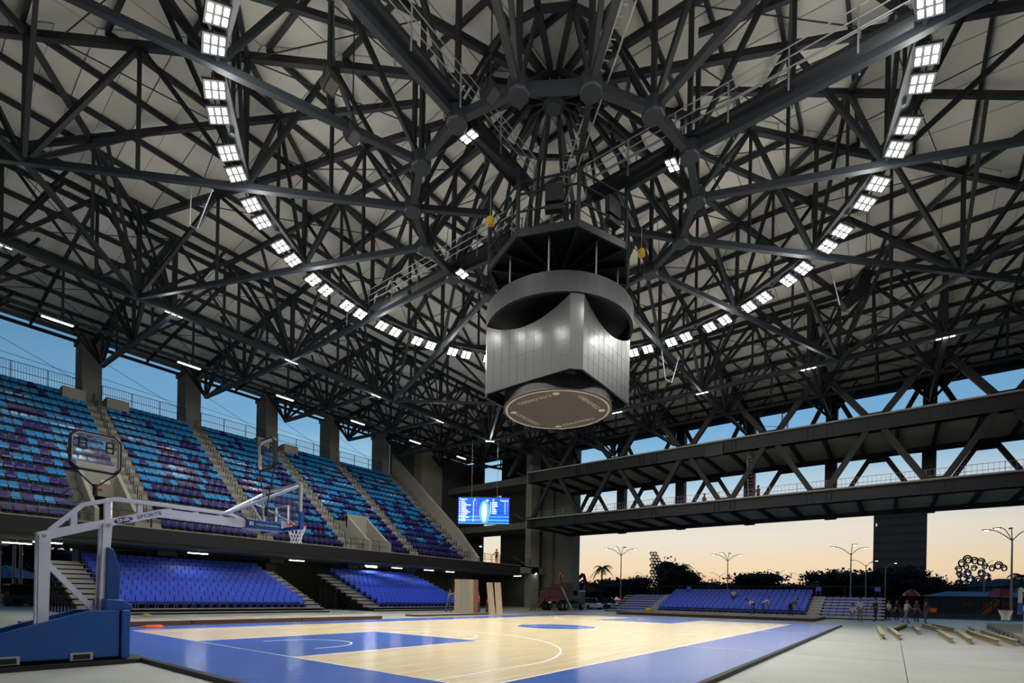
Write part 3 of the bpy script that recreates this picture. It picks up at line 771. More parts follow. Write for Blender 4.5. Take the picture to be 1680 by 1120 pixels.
BN = ['leftmost block', 'second block', 'third block', 'fourth block', 'fifth block']
for bi in range(5):
    ua, ub = bounds[bi]+.64, bounds[bi+1]-.64
    n = 13
    for i in range(NR):
        for j in range(n):
            u = ua+(ub-ua)*(j+.5)/n; y = GY+GD*i+.52; z = GZ0+GR*i
            if any(i < v[2] and v[0]-(.3 if v[0] < 10 else 1.3) < u < v[1]+.3 for v in VOM): continue
            if i >= NR-2 and any(abs(u-q) < 2.3 for q in (CX-MOD, CX+MOD)) and i == NR-1: continue
            pl_ = [0, .14, .26, .3, .36, .44, .5, .56, .6, .66, .7, .76, .84, .9, .92, .94][i]
            seats.append((bi, i, j, u, y, z, 1 if rnd.random() < pl_ else 0))
def zdist(p): return (Vector(p)-CP).dot(FW)
def inframe(p):
    d = Vector(p)-CP; q = d.dot(FW); x = 840+FPX*d.dot(RT)/q
    return -10 < x < 1690
seats.sort(key=lambda s: (0 if inframe(s[3:6]) else 1, zdist(s[3:6])))
for (bi, i, j, u, y, z, c) in seats[:300]:
    o = link('stadium_chair', sm[c], None, TR(u, y, z))
    tag(o, '%s plastic stand seat, %s row up, %s from the left in the %s' % ('light blue' if c else 'dark blue', ORD[i+1], ORD[j+1], BN[bi]), 'seat', 'seats of the grandstand')
b = MB()
for (bi, i, j, u, y, z, c) in seats[300:]:
    b.cur = c; me = sm[c]
    b.add([(v.co.x+u, v.co.y+y, v.co.z+z) for v in me.vertices], [tuple(p.vertices) for p in me.polygons])
tag(b.build('stadium_chair', ['seat_dark', 'seat_light']), 'remaining blue seats further along the concrete grandstand', 'seat', None, 'stuff')

# ================================================================ telescopic stands
def royal_seat():
    b = MB()
    b.prism([(-.2, .38), (.16, .36), (.2, .42), (-.2, .45)], lambda y, z, x: (x, y, z), -.225, .225)
    b.prism([(.15, .40), (.21, .38), (.30, .76), (.27, .80), (.24, .79)], lambda y, z, x: (x, y, z), -.222, .222)
    b.boxc(-.2, -.16, -.05, .1, 0, .37); b.boxc(.16, .2, -.05, .1, 0, .37)
    return b.mesh('folding_seat', 'seat_royal')
rs_mesh = royal_seat()
royal = []
def telescopic(label, F, s0, s1, seat_ranges, rows, d0, z0, dep, rise, stairs, rz, tagname, low=(), step=True):
    """F(s,r)->(x,y) maps along-row and depth to the floor"""
    root = thing('telescopic_stand', label, 'bleacher', (*F((s0+s1)/2, d0), GZ))
    for i in range(rows):
        r = d0+dep*i; z = z0+rise*i; m = MB()
        def bx(sa, sb, ra, rb, za, zb, mm_):
            (x0, y0), (x1, y1) = F(sa, ra), F(sb, rb); mm_.boxc(min(x0, x1), max(x0, x1), min(y0, y1), max(y0, y1), za, zb)
        bx(s0, s1, r, r+dep+.1, z-.07, z, m); o = m.build('row_deck', 'steel_dark', root)
        m = MB(); bx(s0, s1, r-.03, r+.05, z-(.05 if tagname != 'far' else .1), z+.012, m); m.build('nosing', 'alu', o)
        m = MB(); bx(s0+.05, s1-.05, r+.05, r+.08, z-rise if i else GZ+.0, z-.07, m); m.build('riser', 'black', o)
        for sa, sb in stairs:
            m = MB(); bx(sa, sb, r+dep*.5, r+dep, z, z+rise*.5, m); bx(sa, sb, r+dep*.5-.03, r+dep*.5+.04, z+rise*.5-.04, z+rise*.5+.012, m)
            m.build('stair_step', 'alu', o)
        for (sa, sb) in seat_ranges:
            n = int((sb-sa)/.5)
            for j in range(n):
                s = sa+(j+.5)*(sb-sa)/n; x, y = F(s, r+.45); royal.append((tagname, i, j, x, y, z, rz, any(a <= s <= c for a, c in low)))
        for e in (s0+.05, s1-.05):
            p = F(e, r+dep*.5); barobj('leg', (*p, GZ), (*p, z-.07), .07, .07, 'rail_black', root)
            q = F(e, r+dep*.5+dep*2) if i < rows-2 else p
            if i < rows-2: barobj('side_brace', (*p, GZ+.2), (*q, z+rise*2-.1), .04, .04, 'rail_black', root)
    if step:
        m = MB(); bx(s0, s1, d0-.8, d0, GZ, .05, m); o = m.build('front_step', 'black', root)
        m = MB(); bx(s0, s1, d0-.83, d0-.75, .02, .065, m); m.build('nosing', 'alu', o)
    r = d0+dep*rows; p, q = F(s0, r), F(s1, r)
    barobj('back_rail', (*p, z0+rise*rows+.85), (*q, z0+rise*rows+.85), .05, .05, 'rail_black', root)
    for k in range(9):
        a = F(s0+(s1-s0)*k/8, r); barobj('back_post', (*a, GZ), (*a, z0+rise*rows+.85), .06, .06, 'rail_black', root)
    return root
FL = lambda s, r: (s, r)
FR = lambda s, r: (r, -s)
telescopic('blue telescopic stand behind the near hoop under the grandstand', FL, 1.7, 16.2, [(3.4, 14.9)], 10, 14.95, .25, .8, .30, [(1.75, 3.3), (15.0, 16.15)], 0, 'left')
telescopic('second blue telescopic stand left of the standing wood panels', FL, 20.3, 33.6, [(21.7, 32.2)], 10, 14.95, .25, .8, .30, [(20.35, 21.6)], 0, 'second')
telescopic('wide blue telescopic stand at the far end below the bridges', FR, -6.2, 19.2, [(-5.4, -1.6), (-.4, 13.4), (14.6, 19.0)], 7, 46.6, .16, .8, .27, [(-1.5, -.5), (13.5, 14.5)], -PI/2, 'far', low=((-6, -1.5), (14.5, 20)))
royal.sort(key=lambda q: zdist(q[3:6]))
NMS = {'left': 'left telescopic stand', 'second': 'second telescopic stand', 'far': 'far telescopic stand'}
rest = MB(); cnt = 0
for (tn, i, j, x, y, z, rz, low) in royal:
    dz = -.66 if low else 0
    if cnt < 300 and not low:
        o = link('folding_seat', rs_mesh, None, TR(x, y, z, rz)); cnt += 1
        tag(o, 'royal blue folding seat, %s row up, %s from the left, %s' % (ORD[i+1], ORD[j+1] if tn != 'far' else ORD[j+1], NMS[tn]), 'seat', 'blue telescopic seats')
    else:
        R = TR(x, y, z+dz, rz); rest.cur = 0
        rest.add([R @ v.co if True else 0 for v in rs_mesh.vertices], [tuple(p.vertices) for p in rs_mesh.polygons])
tag(rest.build('folding_seat', 'seat_royal'), 'remaining royal blue folding seats of the farther telescopic stands', 'seat', None, 'stuff')
# single seats standing up on the far back row
for i, (y, s) in enumerate(((-1.2, 'left'), (-13.9, 'middle'), (-18.6, 'right'))):
    o = link('folding_seat', rs_mesh, None, TR(51.8, y, 2.05, -PI/2)); tag(o, 'single raised blue seat on the back row of the far stand, the %s one' % s, 'seat', 'raised seats on the back row')

# ================================================================ under the grandstand
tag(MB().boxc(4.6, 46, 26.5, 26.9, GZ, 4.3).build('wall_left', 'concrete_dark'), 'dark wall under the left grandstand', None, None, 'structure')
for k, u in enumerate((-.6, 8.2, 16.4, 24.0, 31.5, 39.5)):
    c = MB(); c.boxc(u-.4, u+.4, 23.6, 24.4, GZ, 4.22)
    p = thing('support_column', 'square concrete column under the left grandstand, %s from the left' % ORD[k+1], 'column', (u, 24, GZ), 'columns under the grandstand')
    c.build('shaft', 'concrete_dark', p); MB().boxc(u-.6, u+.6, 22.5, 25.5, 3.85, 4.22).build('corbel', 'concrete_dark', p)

# ================================================================ corner tower
ct = thing('corner_tower', 'raw concrete stair tower in the far left corner with open landings', 'tower', (51, 25, GZ))
MB().boxc(48.5, 50.5, 18.5, 19.4, GZ, 21.6).build('corner_column', 'concrete_light', ct)
for z0, z1 in ((4.45, 5.36), (10.5, 11.35), (16.55, 17.45)):
    MB().boxc(48.5, 53.3, 18.5 if z0 < 5 else 19.4, 34, z0, z1).build('landing_slab', 'concrete', ct)
MB().boxc(37.85, 48.5, 18.3, 34, 5.2, 5.36).build('gallery_floor', 'concrete', ct)
MB().boxc(46.0, 48.5, 18.3, 18.62, 4.43, 5.36).build('gallery_edge', 'concrete_light', ct)
for y0, y1 in ((19.3, 27.5), (31.2, 34.2)):
    MB().boxc(53.3, 53.7, y0, y1, GZ, 22.2).build('tower_wall', 'concrete_dark', ct)
MB().boxc(53.3, 53.7, 27.5, 31.2, GZ, 5.4).build('tower_wall', 'concrete_dark', ct)
MB().boxc(37.9, 53.5, 34.2, 34.6, GZ, 22.15).build('tower_wall', 'concrete_dark', ct)
MB().boxc(53.0, 55.0, 14.8, 19.3, GZ, 22.1).build('tower_pier', 'concrete', ct)
MB().boxc(52.4, 53.0, 17.6, 19.3, GZ, 21.8).build('tower_pier', 'concrete', ct)
MB().boxc(50.5, 53.3, 19.4, 19.8, GZ, 4.4).build('tower_wall', 'concrete_dark', ct)
for n_, (z0, up) in enumerate(((5.36, 1), (11.35, 1), (17.45, 1))):
    for s in range(10):
        MB().boxc(51.0, 52.6, 20.2+s*.32, 20.5+s*.32+.04, z0+s*.18, z0+s*.18+.2).build('stair_step', 'concrete', ct)
rr = thing('landing_railing', 'thin dark railing along the corner landing where a man stands', 'railing', (46, 18.6, 5.36))
railing(rr, (37.9, 18.5, 5.36), (48.4, 18.5, 5.36), 1.05, 8, 3, r=.02)
railing(rr, (53.2, 27.6, 5.36), (53.2, 31.1, 5.36), 1.2, 3, 3, r=.02)
r2 = thing('landing_railing', 'thin railing on the upper corner landing behind the video screen', 'railing', (53, 29, 17.45))
railing(r2, (53.2, 27.6, 16.3), (53.2, 31.1, 16.3), 1.1, 5, 2, .3, r=.02)
for i, (p, l) in enumerate((((37.9, 18.05, 7.1), 'small bright round lamp at the foot of the grandstand end wall'), ((49.6, 18.3, 4.55), 'small bright lamp on the side of the corner column above the truck'))):
    t_ = thing('wall_lamp', l, 'lamp', p); MB().lathe([(.05, -.05), (.13, 0), (.13, .1), (.05, .14)], p, 12).build('housing', 'galv', t_)
    MB().lathe([(.02, -.1), (.1, -.07), (.1, -.045)], p, 12).build('lens', 'led', t_)

# ================================================================ bridges at the far end
XF, XB = 43.9, 53.0
YG = [CY+MOD*k for k in range(-4, 4)]
def bridge(label, ztop, zbot, loc):
    root = thing('footbridge', label, 'bridge', (48, -8, zbot)); y0, y1 = -37.5, 15.7
    MB().boxc(XF-.22, XF+.22, y0, y1, zbot, ztop).boxc(XF-.3, XF+.5, y0, y1, zbot, zbot+.12).boxc(XF-.35, XF+.35, y0, y1, ztop-.14, ztop-.06).build('front_girder', 'steel_green', root)
    MB().boxc(XF-.45, XF+1.2, y0, y1, ztop-.06, ztop+.06).build('deck_edge', 'concrete_light', root)
    MB().boxc(XB-.22, XB+.22, y0, y1, zbot, ztop).build('back_girder', 'steel_green', root)
    MB().boxc(XF, XB, y0, y1, zbot+.42, ztop-.06).build('deck_slab', 'concrete_light', root)
    k = 0
    y = y1-.3
    while y > y0:
        MB().boxc(XF+.2, XB-.2, y-.13, y+.13, zbot+.05, zbot+.42).build('cross_beam', 'steel_green', root); y -= MOD/3; k += 1
    # stiffener plates on the girder near the nodes
    for yy in YG:
        for q in (-.9, -.5, .5, .9): barobj('stiffener', (XF-.29, yy+q, zbot+.14), (XF-.29, yy+q, ztop-.14), .1, .03, 'steel_green', root)
    return root
b1 = bridge('upper dark steel footbridge crossing the open far end', 16.35, 15.15, 0)
b2 = bridge('lower dark steel footbridge with railing crossing the open far end', 10.75, 9.68, 0)
def diag(a, b, w, root, m='steel_green'): barobj('diagonal', a, b, w, w*1.1, m, root)
for y in YG:
    ym = y+MOD/2; fl_ = .55
    # lower storey, front plane: V standing on the grid line
    for s in ((-1, 1) if y < 12 else (-1,)):
        diag((XF, y+s*fl_, 10.8), (XF, y+s*(MOD/2-fl_), 15.2), .38, b2)
        diag((XB, y+s*fl_*1.2, 10.8), (XB, y+s*(MOD/2-fl_), 15.2), .34, b2)
        diag((XF, ym+s*fl_, 16.4), (XF, ym+s*(MOD/2-.2), 20.6), .40, b1)
        diag((XB, y+s*.5, 21.6), (XB, y+s*3.0, 16.4), .34, b1)
    MB().boxc(XF-.2, XF+.2, y-fl_-.25, y+fl_+.25, 10.75, 11.0).build('node_plate', 'steel_green', b2)
    if y < 12: MB().boxc(XB-.2, XB+.2, ym-fl_-.3, ym+fl_+.3, 14.7, 15.15).build('node_plate', 'steel_green', b2)
    if y > 12: continue
    MB().boxc(XF-.2, XF+.2, ym-fl_-.25, ym+fl_+.25, 16.35, 16.6).build('node_plate', 'steel_green', b1)
    p = thing('bridge_column', 'dark square steel column between the far bridges, %s from the right' % ORD[YG.index(y)+1], 'column', (53.3, y, 9.7), 'columns between the far bridges')
    MB().boxc(XB+.25, XB+1.2, y-.5, y+.5, 9.7, 21.65).build('shaft', 'steel_green', p)
    MB().boxc(XB+.23, XB+1.25, y-.62, y+.62, 21.2, 21.65).build('cap_plate', 'steel_green', p)
tag(MB().boxc(XB-.3, XB+1.1, -38, 16, 21.7, 22.25).build('trim_2', 'steel_green'), 'dark edge beam of the roof above the far bridges', None, None, 'structure')
br = thing('bridge_railing', 'thin grey baluster railing on the lower far bridge', 'railing', (44.6, -8, 10.8))
railing(br, (XF+.75, -37, 10.8), (XF+.75, 15.6, 10.8), .95, 24, 2, .3, 'galv', .018)
sfm = MB().boxc(-.7, .7, -.09, .09, -.06, 0).mesh('fitting', 'alu')
n_ = 0
for z, nm in ((15.7, 'upper'), (10.1, 'lower')):
    for i, y in enumerate((8.2, .4, -7.2, -14.7, -22.2)):
        o = link('soffit_fitting', sfm, None, TR(48.6, y, z-.12, 0)); n_ += 1
        tag(o, 'unlit pale tube fitting under the %s far bridge, %s from the left' % (nm, ORD[i+1]), 'tube light', 'unlit fittings under the bridges')
tag(MB().boxc(XF-.5, XF-.35, -6.9, -5.3, 15.0, 16.1).build('junction_box', 'band_grey'), 'pale square junction box on the upper bridge girder', 'box')
# ================================================================ near basketball hoop
def ray_at(x, y, Z):
    """a point at depth Z seen in the direction of a photo pixel: used to set out the place"""
    ex, ey = x-840, y-978.76; ct, st = math.cos(ROLL), math.sin(ROLL)
    return CP+FW*Z+RT*((ct*ex+st*ey)*Z/FPX)-UP*((-st*ex+ct*ey)*Z/FPX)
def ground_at(x, Z, z=GZ):
    p = ray_at(x, 979, Z); return Vector((p.x, p.y, z))
hoop = thing('basketball_hoop', 'near portable basketball hoop with white boom and blue padded base', 'basketball hoop', (-3.2, -7.5, 0))
HY = -7.5
def slabY(poly, y0, y1, name, m, parent, bevel=0): return MB().prism(poly, lambda a, b, t_: (a, t_, b), y0, y1).build(name, m, parent, bevel=bevel)
base_poly = [(-6.3, .12), (-2.42, .05), (-2.42, .93), (-2.89, .93), (-4.03, .56), (-6.3, .12+.1)]
slabY(base_poly, -8.02, -7.90, 'base_panel', 'blue_pad', hoop, .012)
slabY(base_poly, -7.10, -6.98, 'base_panel', 'blue_pad', hoop, .012)
MB().boxc(-6.3, -2.45, -7.9, -7.1, .10, .2).build('base_floor', 'steel_dark', hoop)
MB().boxc(-2.40, -2.26, -8.06, -6.94, .02, .94).build('front_pad', 'blue_pad', hoop, bevel=.02)
slabY([(-2.62, .90), (-2.2, .95), (-2.2, 1.02), (-2.34, 1.13), (-2.62, 1.15)], -7.95, -7.05, 'front_cushion', 'blue_pad', hoop, .02)
slabY([(-2.57, .95), (-2.36, .95), (-2.33, 1.65), (-2.45, 2.12), (-2.56, 2.15)], -7.72, -7.28, 'post_pad', 'blue_pad_dark', hoop, .02)
for x in (-3.95, -2.98):
    m = MB(); m.boxc(x-.16, x+.16, -8.05, -7.95, .03, .17); o = m.build('fork_pocket', 'galv', hoop); MB().boxc(x-.12, x+.12, -8.06, -8.04, .05, .14).build('pocket_opening', 'black', o)
for x in (-5.6, -2.75):
    for y in (-7.75, -7.25): MB().cyl((x, y-.04, .06), (x, y+.04, .06), .06, n=14).build('castor', 'rubber', hoop)
for s in (-1, 1):
    slabY([(-3.52, .2), (-3.38, .2), (-3.36, 2.28), (-3.52, 2.28)], HY+s*.14-.05, HY+s*.14+.05, 'rear_post', 'white_paint', hoop)
    slabY([(-2.65, .85), (-2.55, .85), (-2.47, 2.62), (-2.61, 2.60)], HY+s*.13-.04, HY+s*.13+.04, 'lift_post', 'white_paint', hoop)
MB().bar((-3.37, HY, 1.77), (-2.68, HY, .9), .1, .09).build('base_brace', 'white_paint', hoop)
MB().cyl((-3.45, HY-.2, 2.27), (-3.45, HY+.2, 2.27), .03).build('pivot_bolt', 'galv', hoop)
MB().cyl((-2.53, HY-.2, 2.58), (-2.53, HY+.2, 2.58), .03).build('pivot_bolt', 'galv', hoop)
boom = slabY([(-3.54, 2.33), (-3.52, 2.20), (-3.37, 2.22), (-2.61, 2.52), (-1.69, 2.85), (-1.62, 2.87), (0.1, 2.86), (0.1, 3.04), (-1.58, 3.04), (-1.62, 3.03), (-2.56, 2.69), (-3.36, 2.40)], -7.6, -7.4, 'boom', 'white_paint', hoop)
ch = [(-3.35, 2.39), (-2.89, 2.93), (-2.39, 3.12), (-1.48, 3.13), (-.27, 3.13), (.04, 3.02)]
for a, b in zip(ch[:-1], ch[1:]): MB().bar((a[0], HY, a[1]), (b[0], HY, b[1]), .14, .075).build('boom_top_chord', 'white_paint', boom)
for x, z0, z1 in ((-3.02, 2.5, 2.8), (-2.52, 2.68, 3.1), (-1.99, 2.88, 3.13), (-1.47, 3.02, 3.13), (-.96, 3.02, 3.13), (-.46, 3.02, 3.13)):
    MB().boxc(x-.045, x+.045, HY-.05, HY+.05, z0, z1).build('boom_upright', 'white_paint', boom)
mat('logo_navy', (34, 40, 116), .4, var=.02)
dS = Vector((.92, 0, .34)).normalized(); uS = Vector((-dS.z, 0, dS.x)); pS = Vector((-2.28, -7.603, 2.71))
el_ = MB(); vs = [pS+dS*.16*math.cos(2*PI*k/28)+uS*.058*math.sin(2*PI*k/28)+Vector((0, -.001, 0)) for k in range(28)]
el_.add(vs, [tuple(range(28))]); el_.build('logo_oval', 'logo_navy', boom)
letters('SNR', .098, pS+Vector((0, -.004, 0)), dS, uS, 'white', boom, .001, 'logo_lettering', bold=.002, sx=1.25)
letters('SPORTS', .105, pS+dS*.46+Vector((0, -.002, 0)), dS, uS, 'logo_navy', boom, .001, 'logo_lettering', sx=1.25)
arm = slabY([(.07, 2.84), (.90, 2.84), (.90, 3.05), (.07, 3.05)], -7.68, -7.32, 'arm_pad', 'blue_pad', hoop, .015)
f_ = Vector((.15, -7.684, 2.955)); MB().boxc(.12, .21, -7.686, -7.682, 2.91, 3.0).build('logo_square', 'white', arm)
letters('f', .1, (.17, -7.689, 2.945), (1, 0, 0), (0, 0, 1), 'blue_pad', arm, .001, bold=.002)
letters('sndsportsproesonline', .07, (.555, -7.684, 2.95), (1, 0, 0), (0, 0, 1), 'white', arm, .001, sx=.95)
# backboard
BX = 1.0
bb = MB().boxc(BX-.015, BX, -8.38, -6.62, 2.92, 3.93).build('backboard', 'glass', hoop)
m = MB()
for (a, b) in (((-8.4, 2.9), (-6.6, 2.9)), ((-8.4, 3.95), (-6.6, 3.95)), ((-8.4, 2.9), (-8.4, 3.95)), ((-6.6, 2.9), (-6.6, 3.95))): m.bar((BX-.02, *a), (BX-.02, *b), .06, .06)
m.build('backboard_frame', 'alu', bb)
m = MB()
for (a, b) in (((-7.795, 3.05), (-7.795, 3.5)), ((-7.205, 3.05), (-7.205, 3.5)), ((-7.82, 3.5), (-7.18, 3.5))): m.bar((BX+.003, *a), (BX+.003, *b), .006, .05)
m.build('target_square', 'white', bb)
m = MB(); m.boxc(BX-.06, BX+.03, -8.44, -6.56, 2.86, 2.94)
m.boxc(BX-.06, BX+.03, -8.46, -8.38, 2.86, 3.28).boxc(BX-.06, BX+.03, -6.62, -6.54, 2.86, 3.28); m.build('edge_padding', 'blue_pad', bb)
for y in (-8.38, -6.62): MB().tube([(-.4, HY+(.08 if y > HY else -.08), 3.1), (BX-.05, y, 3.9)], .035, 8).build('support_tube', 'white_paint', hoop)
for y in (-8.2, -6.8): MB().tube([(.2, HY, 3.5), (BX-.05, y, 3.0)], .018, 8).build('thin_strut', 'alu', hoop)
MB().boxc(.88, BX, -7.7, -7.3, 2.92, 3.1).build('mounting_plate', 'white_paint', hoop)
RXc = 1.38
rim = MB().tube([(RXc+.23*math.cos(2*PI*k/24), HY+.23*math.sin(2*PI*k/24), 3.05) for k in range(24)], .012, 6, close=True); rim.boxc(BX, RXc-.2, HY-.06, HY+.06, 3.02, 3.06)
rim = rim.build('rim', 'orange', hoop)
def net(cx, cy, cz, parent, r=.23):
    m = MB(); n = 12
    lv = [(r, 0), (r*.82, -.13), (r*.62, -.25), (r*.55, -.35), (r*.6, -.43)]
    for k in range(n):
        for s in (-.5, .5):
            pts = []
            for i, (rr_, z) in enumerate(lv):
                a = 2*PI*(k+s*(i % 2 if True else 0))/n; pts.append((cx+rr_*math.cos(a), cy+rr_*math.sin(a), cz+z))
            m.tube(pts, .008, 4)
    return m.build('net', 'net_white', parent)
net(RXc, HY, 3.04, rim)
# shot clocks mounted on the hoop
def shot_clock(c, xd, label, w=.76, h=.70, stem=.5):
    xd = Vector(xd).normalized(); n = xd.cross(UP); c = Vector(c); root = thing('shot_clock', label, 'shot clock', c-UP*(h/2+stem), 'shot clocks on the near hoop')
    cc = .1
    pol_ = [(-w/2+cc, -h/2), (w/2-cc, -h/2), (w/2, -h/2+cc), (w/2, h/2-cc), (w/2-cc, h/2), (-w/2+cc, h/2), (-w/2, h/2-cc), (-w/2, -h/2+cc)]
    P = lambda a, b, t_: c+xd*a+UP*b+n*t_
    MB().prism([(a*.95, b*.95) for a, b in pol_], P, -.01, .01).build('clear_panel', 'glass', root)
    m = MB(); m2 = MB()
    for i in range(8):
        a, b = pol_[i], pol_[(i+1) % 8]; m.bar(P(*a, 0), P(*b, 0), .042, .08, n); m2.bar(P(a[0]*.95, a[1]*.95, .0), P(b[0]*.95, b[1]*.95, .0), .016, .09, n)
    m.build('frame', 'black', root); m2.build('light_strip', 'galv', root)
    # unlit seven-segment digits
    sg = [(-.06, .11, .06, .11), (-.06, 0, .06, 0), (-.06, -.11, .06, -.11), (-.06, 0, -.06, .11), (.06, 0, .06, .11), (-.06, -.11, -.06, 0), (.06, -.11, .06, 0)]
    for dx, dy, s in ((.22, .14, .9), (-.2, .14, .9)):
        d = MB()
        for x0, y0, x1, y1 in sg: d.bar(P(dx+x0*s, dy+y0*s, 0), P(dx+x1*s, dy+y1*s, 0), .024, .026*s, n)
        d.build('digit', 'black', root)
    foot = c-UP*(h/2+stem)
    for s in (-1, 1): MB().tube([P(s*w/2, -h/2+.05, 0), foot+UP*.1], .016, 6).build('stay', 'rail_black', root)
    MB().cyl(foot-UP*.05, foot+UP*.16, .04).build('stem', 'rail_black', root)
    m = MB().tube([foot+xd*(-.33+.13*math.cos(a))+UP*(.13*math.sin(a)-.12)+n*.05 for a in [2*PI*k/16 for k in range(16)]], .008, 5, close=True); m.build('cable_loop', 'rail_black', root)
shot_clock((-2.71, -7.5, 3.96), (1, .03, 0), 'octagonal clear shot clock facing the camera on the rear of the boom', stem=.42)
shot_clock((.35, -8.0, 4.57), (0, 1, 0), 'octagonal shot clock seen edge-on above the near backboard', stem=1.05)

# ================================================================ far-right hoop, folded low
rp = ray_at(1650, 1000.5, 21.0); rx, ry, rz = rp
h2 = thing('basketball_hoop', 'folded low basketball hoop at the right edge of the photo', 'basketball hoop', (rx, ry, .25))
D2 = (RT*1.0-FW*.95).normalized(); N2 = Vector((-D2.y, D2.x, 0))
r2_ = MB().tube([(rx+.23*math.cos(2*PI*k/24), ry+.23*math.sin(2*PI*k/24), rz) for k in range(24)], .014, 6, close=True).build('rim', 'red', h2); net(rx, ry, rz, r2_)
pc = rp+D2*.42
m = MB(); m.obox(pc+UP*.36, D2*.012, N2*.9, UP*.52); m.build('backboard', 'glass', h2)
m = MB(); m.obox(pc-UP*.12, D2*.05, N2*.95, UP*.05)
for s in (-1, 1): m.obox(pc+N2*.92*s+UP*.1, D2*.05, N2*.05, UP*.22)
m.build('edge_padding', 'blue_pad', h2)
for s in (-1, 1): MB().bar(pc+N2*s*.92-UP*.1, pc+N2*s*.92+UP*.92, .06).build('frame_upright', 'alu', h2)
MB().bar(pc+N2*.92+UP*.9, pc-N2*.92+UP*.9, .06).build('frame_top', 'alu', h2)
for s in (-1, 1): MB().tube([pc+N2*s*.9+UP*.85, pc+D2*1.8+UP*.45], .035, 8).build('support_tube', 'white_paint', h2)
MB().bar(pc+UP*.1+D2*.05, pc+D2*3.2+UP*.1, .2, .2).build('boom', 'white_paint', h2)
for q in (.15, 1.0, 1.9): MB().bar(pc+D2*q-Vector((0, 0, rz-.25)), pc+D2*q+UP*.1, .08).build('leg', 'white_paint', h2)
m = MB(); m.obox(pc+D2*2.5-UP*(rz-.65), D2*1.6, N2*.5, UP*.4); m.build('base_box', 'blue_pad', h2, bevel=.02)
kb = MB(); kb.prism([(37.2, -24.4), (19.2, -23.4), (14.5, -23.3), (14.5, -31), (37.2, -31)], lambda a, b, z: (a, b, z), GZ, .22); 
ko = thing('concrete_ledge', 'low grey concrete ledge at the right edge of the floor', 'ledge', (26, -26, GZ)); kb.build('ledge_body', 'concrete', ko)
for i in range(9):
    x = 20.5+i*1.9; y = -24.4+(37.2-x)*(1.0/18)
    MB().boxc(x-.12, x+.12, y+.0, y+.03, 0.0, .1).build('drain_hole', 'black', ko)

# ================================================================ video screen in the far corner
vs_ = thing('video_screen', 'bright blue hanging video screen listing two teams in the far corner', 'screen', (36.3, 16.2, 9.3))
c0 = (ray_at(752, 815, 55)+ray_at(835, 860, 55))/2; xd = (RT*.98+FW*-.03).normalized(); nn = xd.cross(UP); SWd, SHt = 5.62, 2.88
def scr(a, b, t_=0): return c0+xd*a*SWd/2+UP*b*SHt/2+nn*t_
m = MB(); m.obox(c0-nn*.12, xd*(SWd/2+.06), UP*(SHt/2+.06), nn*.1); m.build('cabinet', 'black', vs_)
def screen_mat(name, rgb, e): return mat(name, rgb, .5, emit=e, var=0)
screen_mat('vs_blue', (10, 92, 214), 1.1); screen_mat('vs_cyan', (84, 178, 226), 1.0); screen_mat('vs_white', (235, 246, 255), 1.5); screen_mat('vs_glow', (200, 240, 224), 1.15); screen_mat('vs_pink', (196, 100, 230), 1.0); screen_mat('vs_deep', (6, 60, 176), 1.0)
def quad(x0, x1, y0, y1, m_, t_, name='display_area'):
    q = MB(); q.add([scr(x0, y0, t_), scr(x1, y0, t_), scr(x1, y1, t_), scr(x0, y1, t_)], [(0, 1, 2, 3)]); return q.build(name, m_, disp)
disp = MB().add([scr(-1, -1), scr(1, -1), scr(1, 1), scr(-1, 1)], [(0, 1, 2, 3)]).build('display', 'vs_blue', vs_)
for y0, y1, m_ in ((-1, -.93, 'vs_cyan'), (-.78, -.66, 'vs_cyan'), (-.5, -.42, 'vs_cyan'), (.2, .26, 'vs_deep'), (-.2, -.12, 'vs_deep')): quad(-1, 1, y0, y1, m_, .004)
el_ = MB(); el_.add([scr(.03+.22*math.cos(a), -.1+.98*math.sin(a)*.9, .006) for a in [2*PI*k/32 for k in range(32)]], [tuple(range(32))]); el_.build('display_glow', 'vs_cyan', disp)
el_ = MB(); el_.add([scr(.02+.11*math.cos(a), -.1+.75*math.sin(a), .008) for a in [2*PI*k/32 for k in range(32)]], [tuple(range(32))]); el_.build('display_glow', 'vs_glow', disp)
for i, w in enumerate((.14, .2, .38, .2, .2, .26, .36, .26, .2, .3, .18, .18)):
    y = .70-i*.135; quad(-.96, -.93, y-.04, y+.04, 'vs_white', .01, 'list_line'); quad(-.89, -.89+w, y-.035, y+.035, 'vs_white', .01, 'list_line')
    quad(-.42, -.38, y-.035, y+.035, 'vs_white', .01, 'list_line'); quad(-.3, -.27, y-.035, y+.035, 'vs_pink', .01, 'list_line')
for i, w in enumerate((.2, .2, .22, .12, .16, .18, .17)):
    y = .62-i*.135; quad(.26, .29, y-.04, y+.04, 'vs_white', .01, 'list_line'); quad(.33, .33+w, y-.035, y+.035, 'vs_white', .01, 'list_line')
    quad(.82, .85, y-.035, y+.035, 'vs_white', .01, 'list_line'); quad(.92, .96, y-.04, y+.04, 'vs_pink', .01, 'list_line')
letters('Team1', .34, scr(-.97, .87, .012), xd, UP, 'vs_white', disp, .001, align='LEFT'); letters('Team2', .34, scr(.97, .78, .012), xd, UP, 'vs_white', disp, .001, align='RIGHT')
letters('3', .4, scr(-.36, .84, .012), xd, UP, 'vs_white', disp, .001); letters('0', .4, scr(.38, .80, .012), xd, UP, 'vs_white', disp, .001)
el_ = MB(); el_.add([scr(.14+.05*math.cos(a), .78+.1*math.sin(a), .01) for a in [2*PI*k/20 for k in range(20)]], [tuple(range(20))]); el_.build('display_badge', 'vs_glow', disp)
for a in (-.48, .52): MB().tube([scr(a, 1.0), scr(a, 1.0)+UP*(ZB-c0.z-SHt/2)], .02, 6).build('hanger_rod', 'galv', vs_)
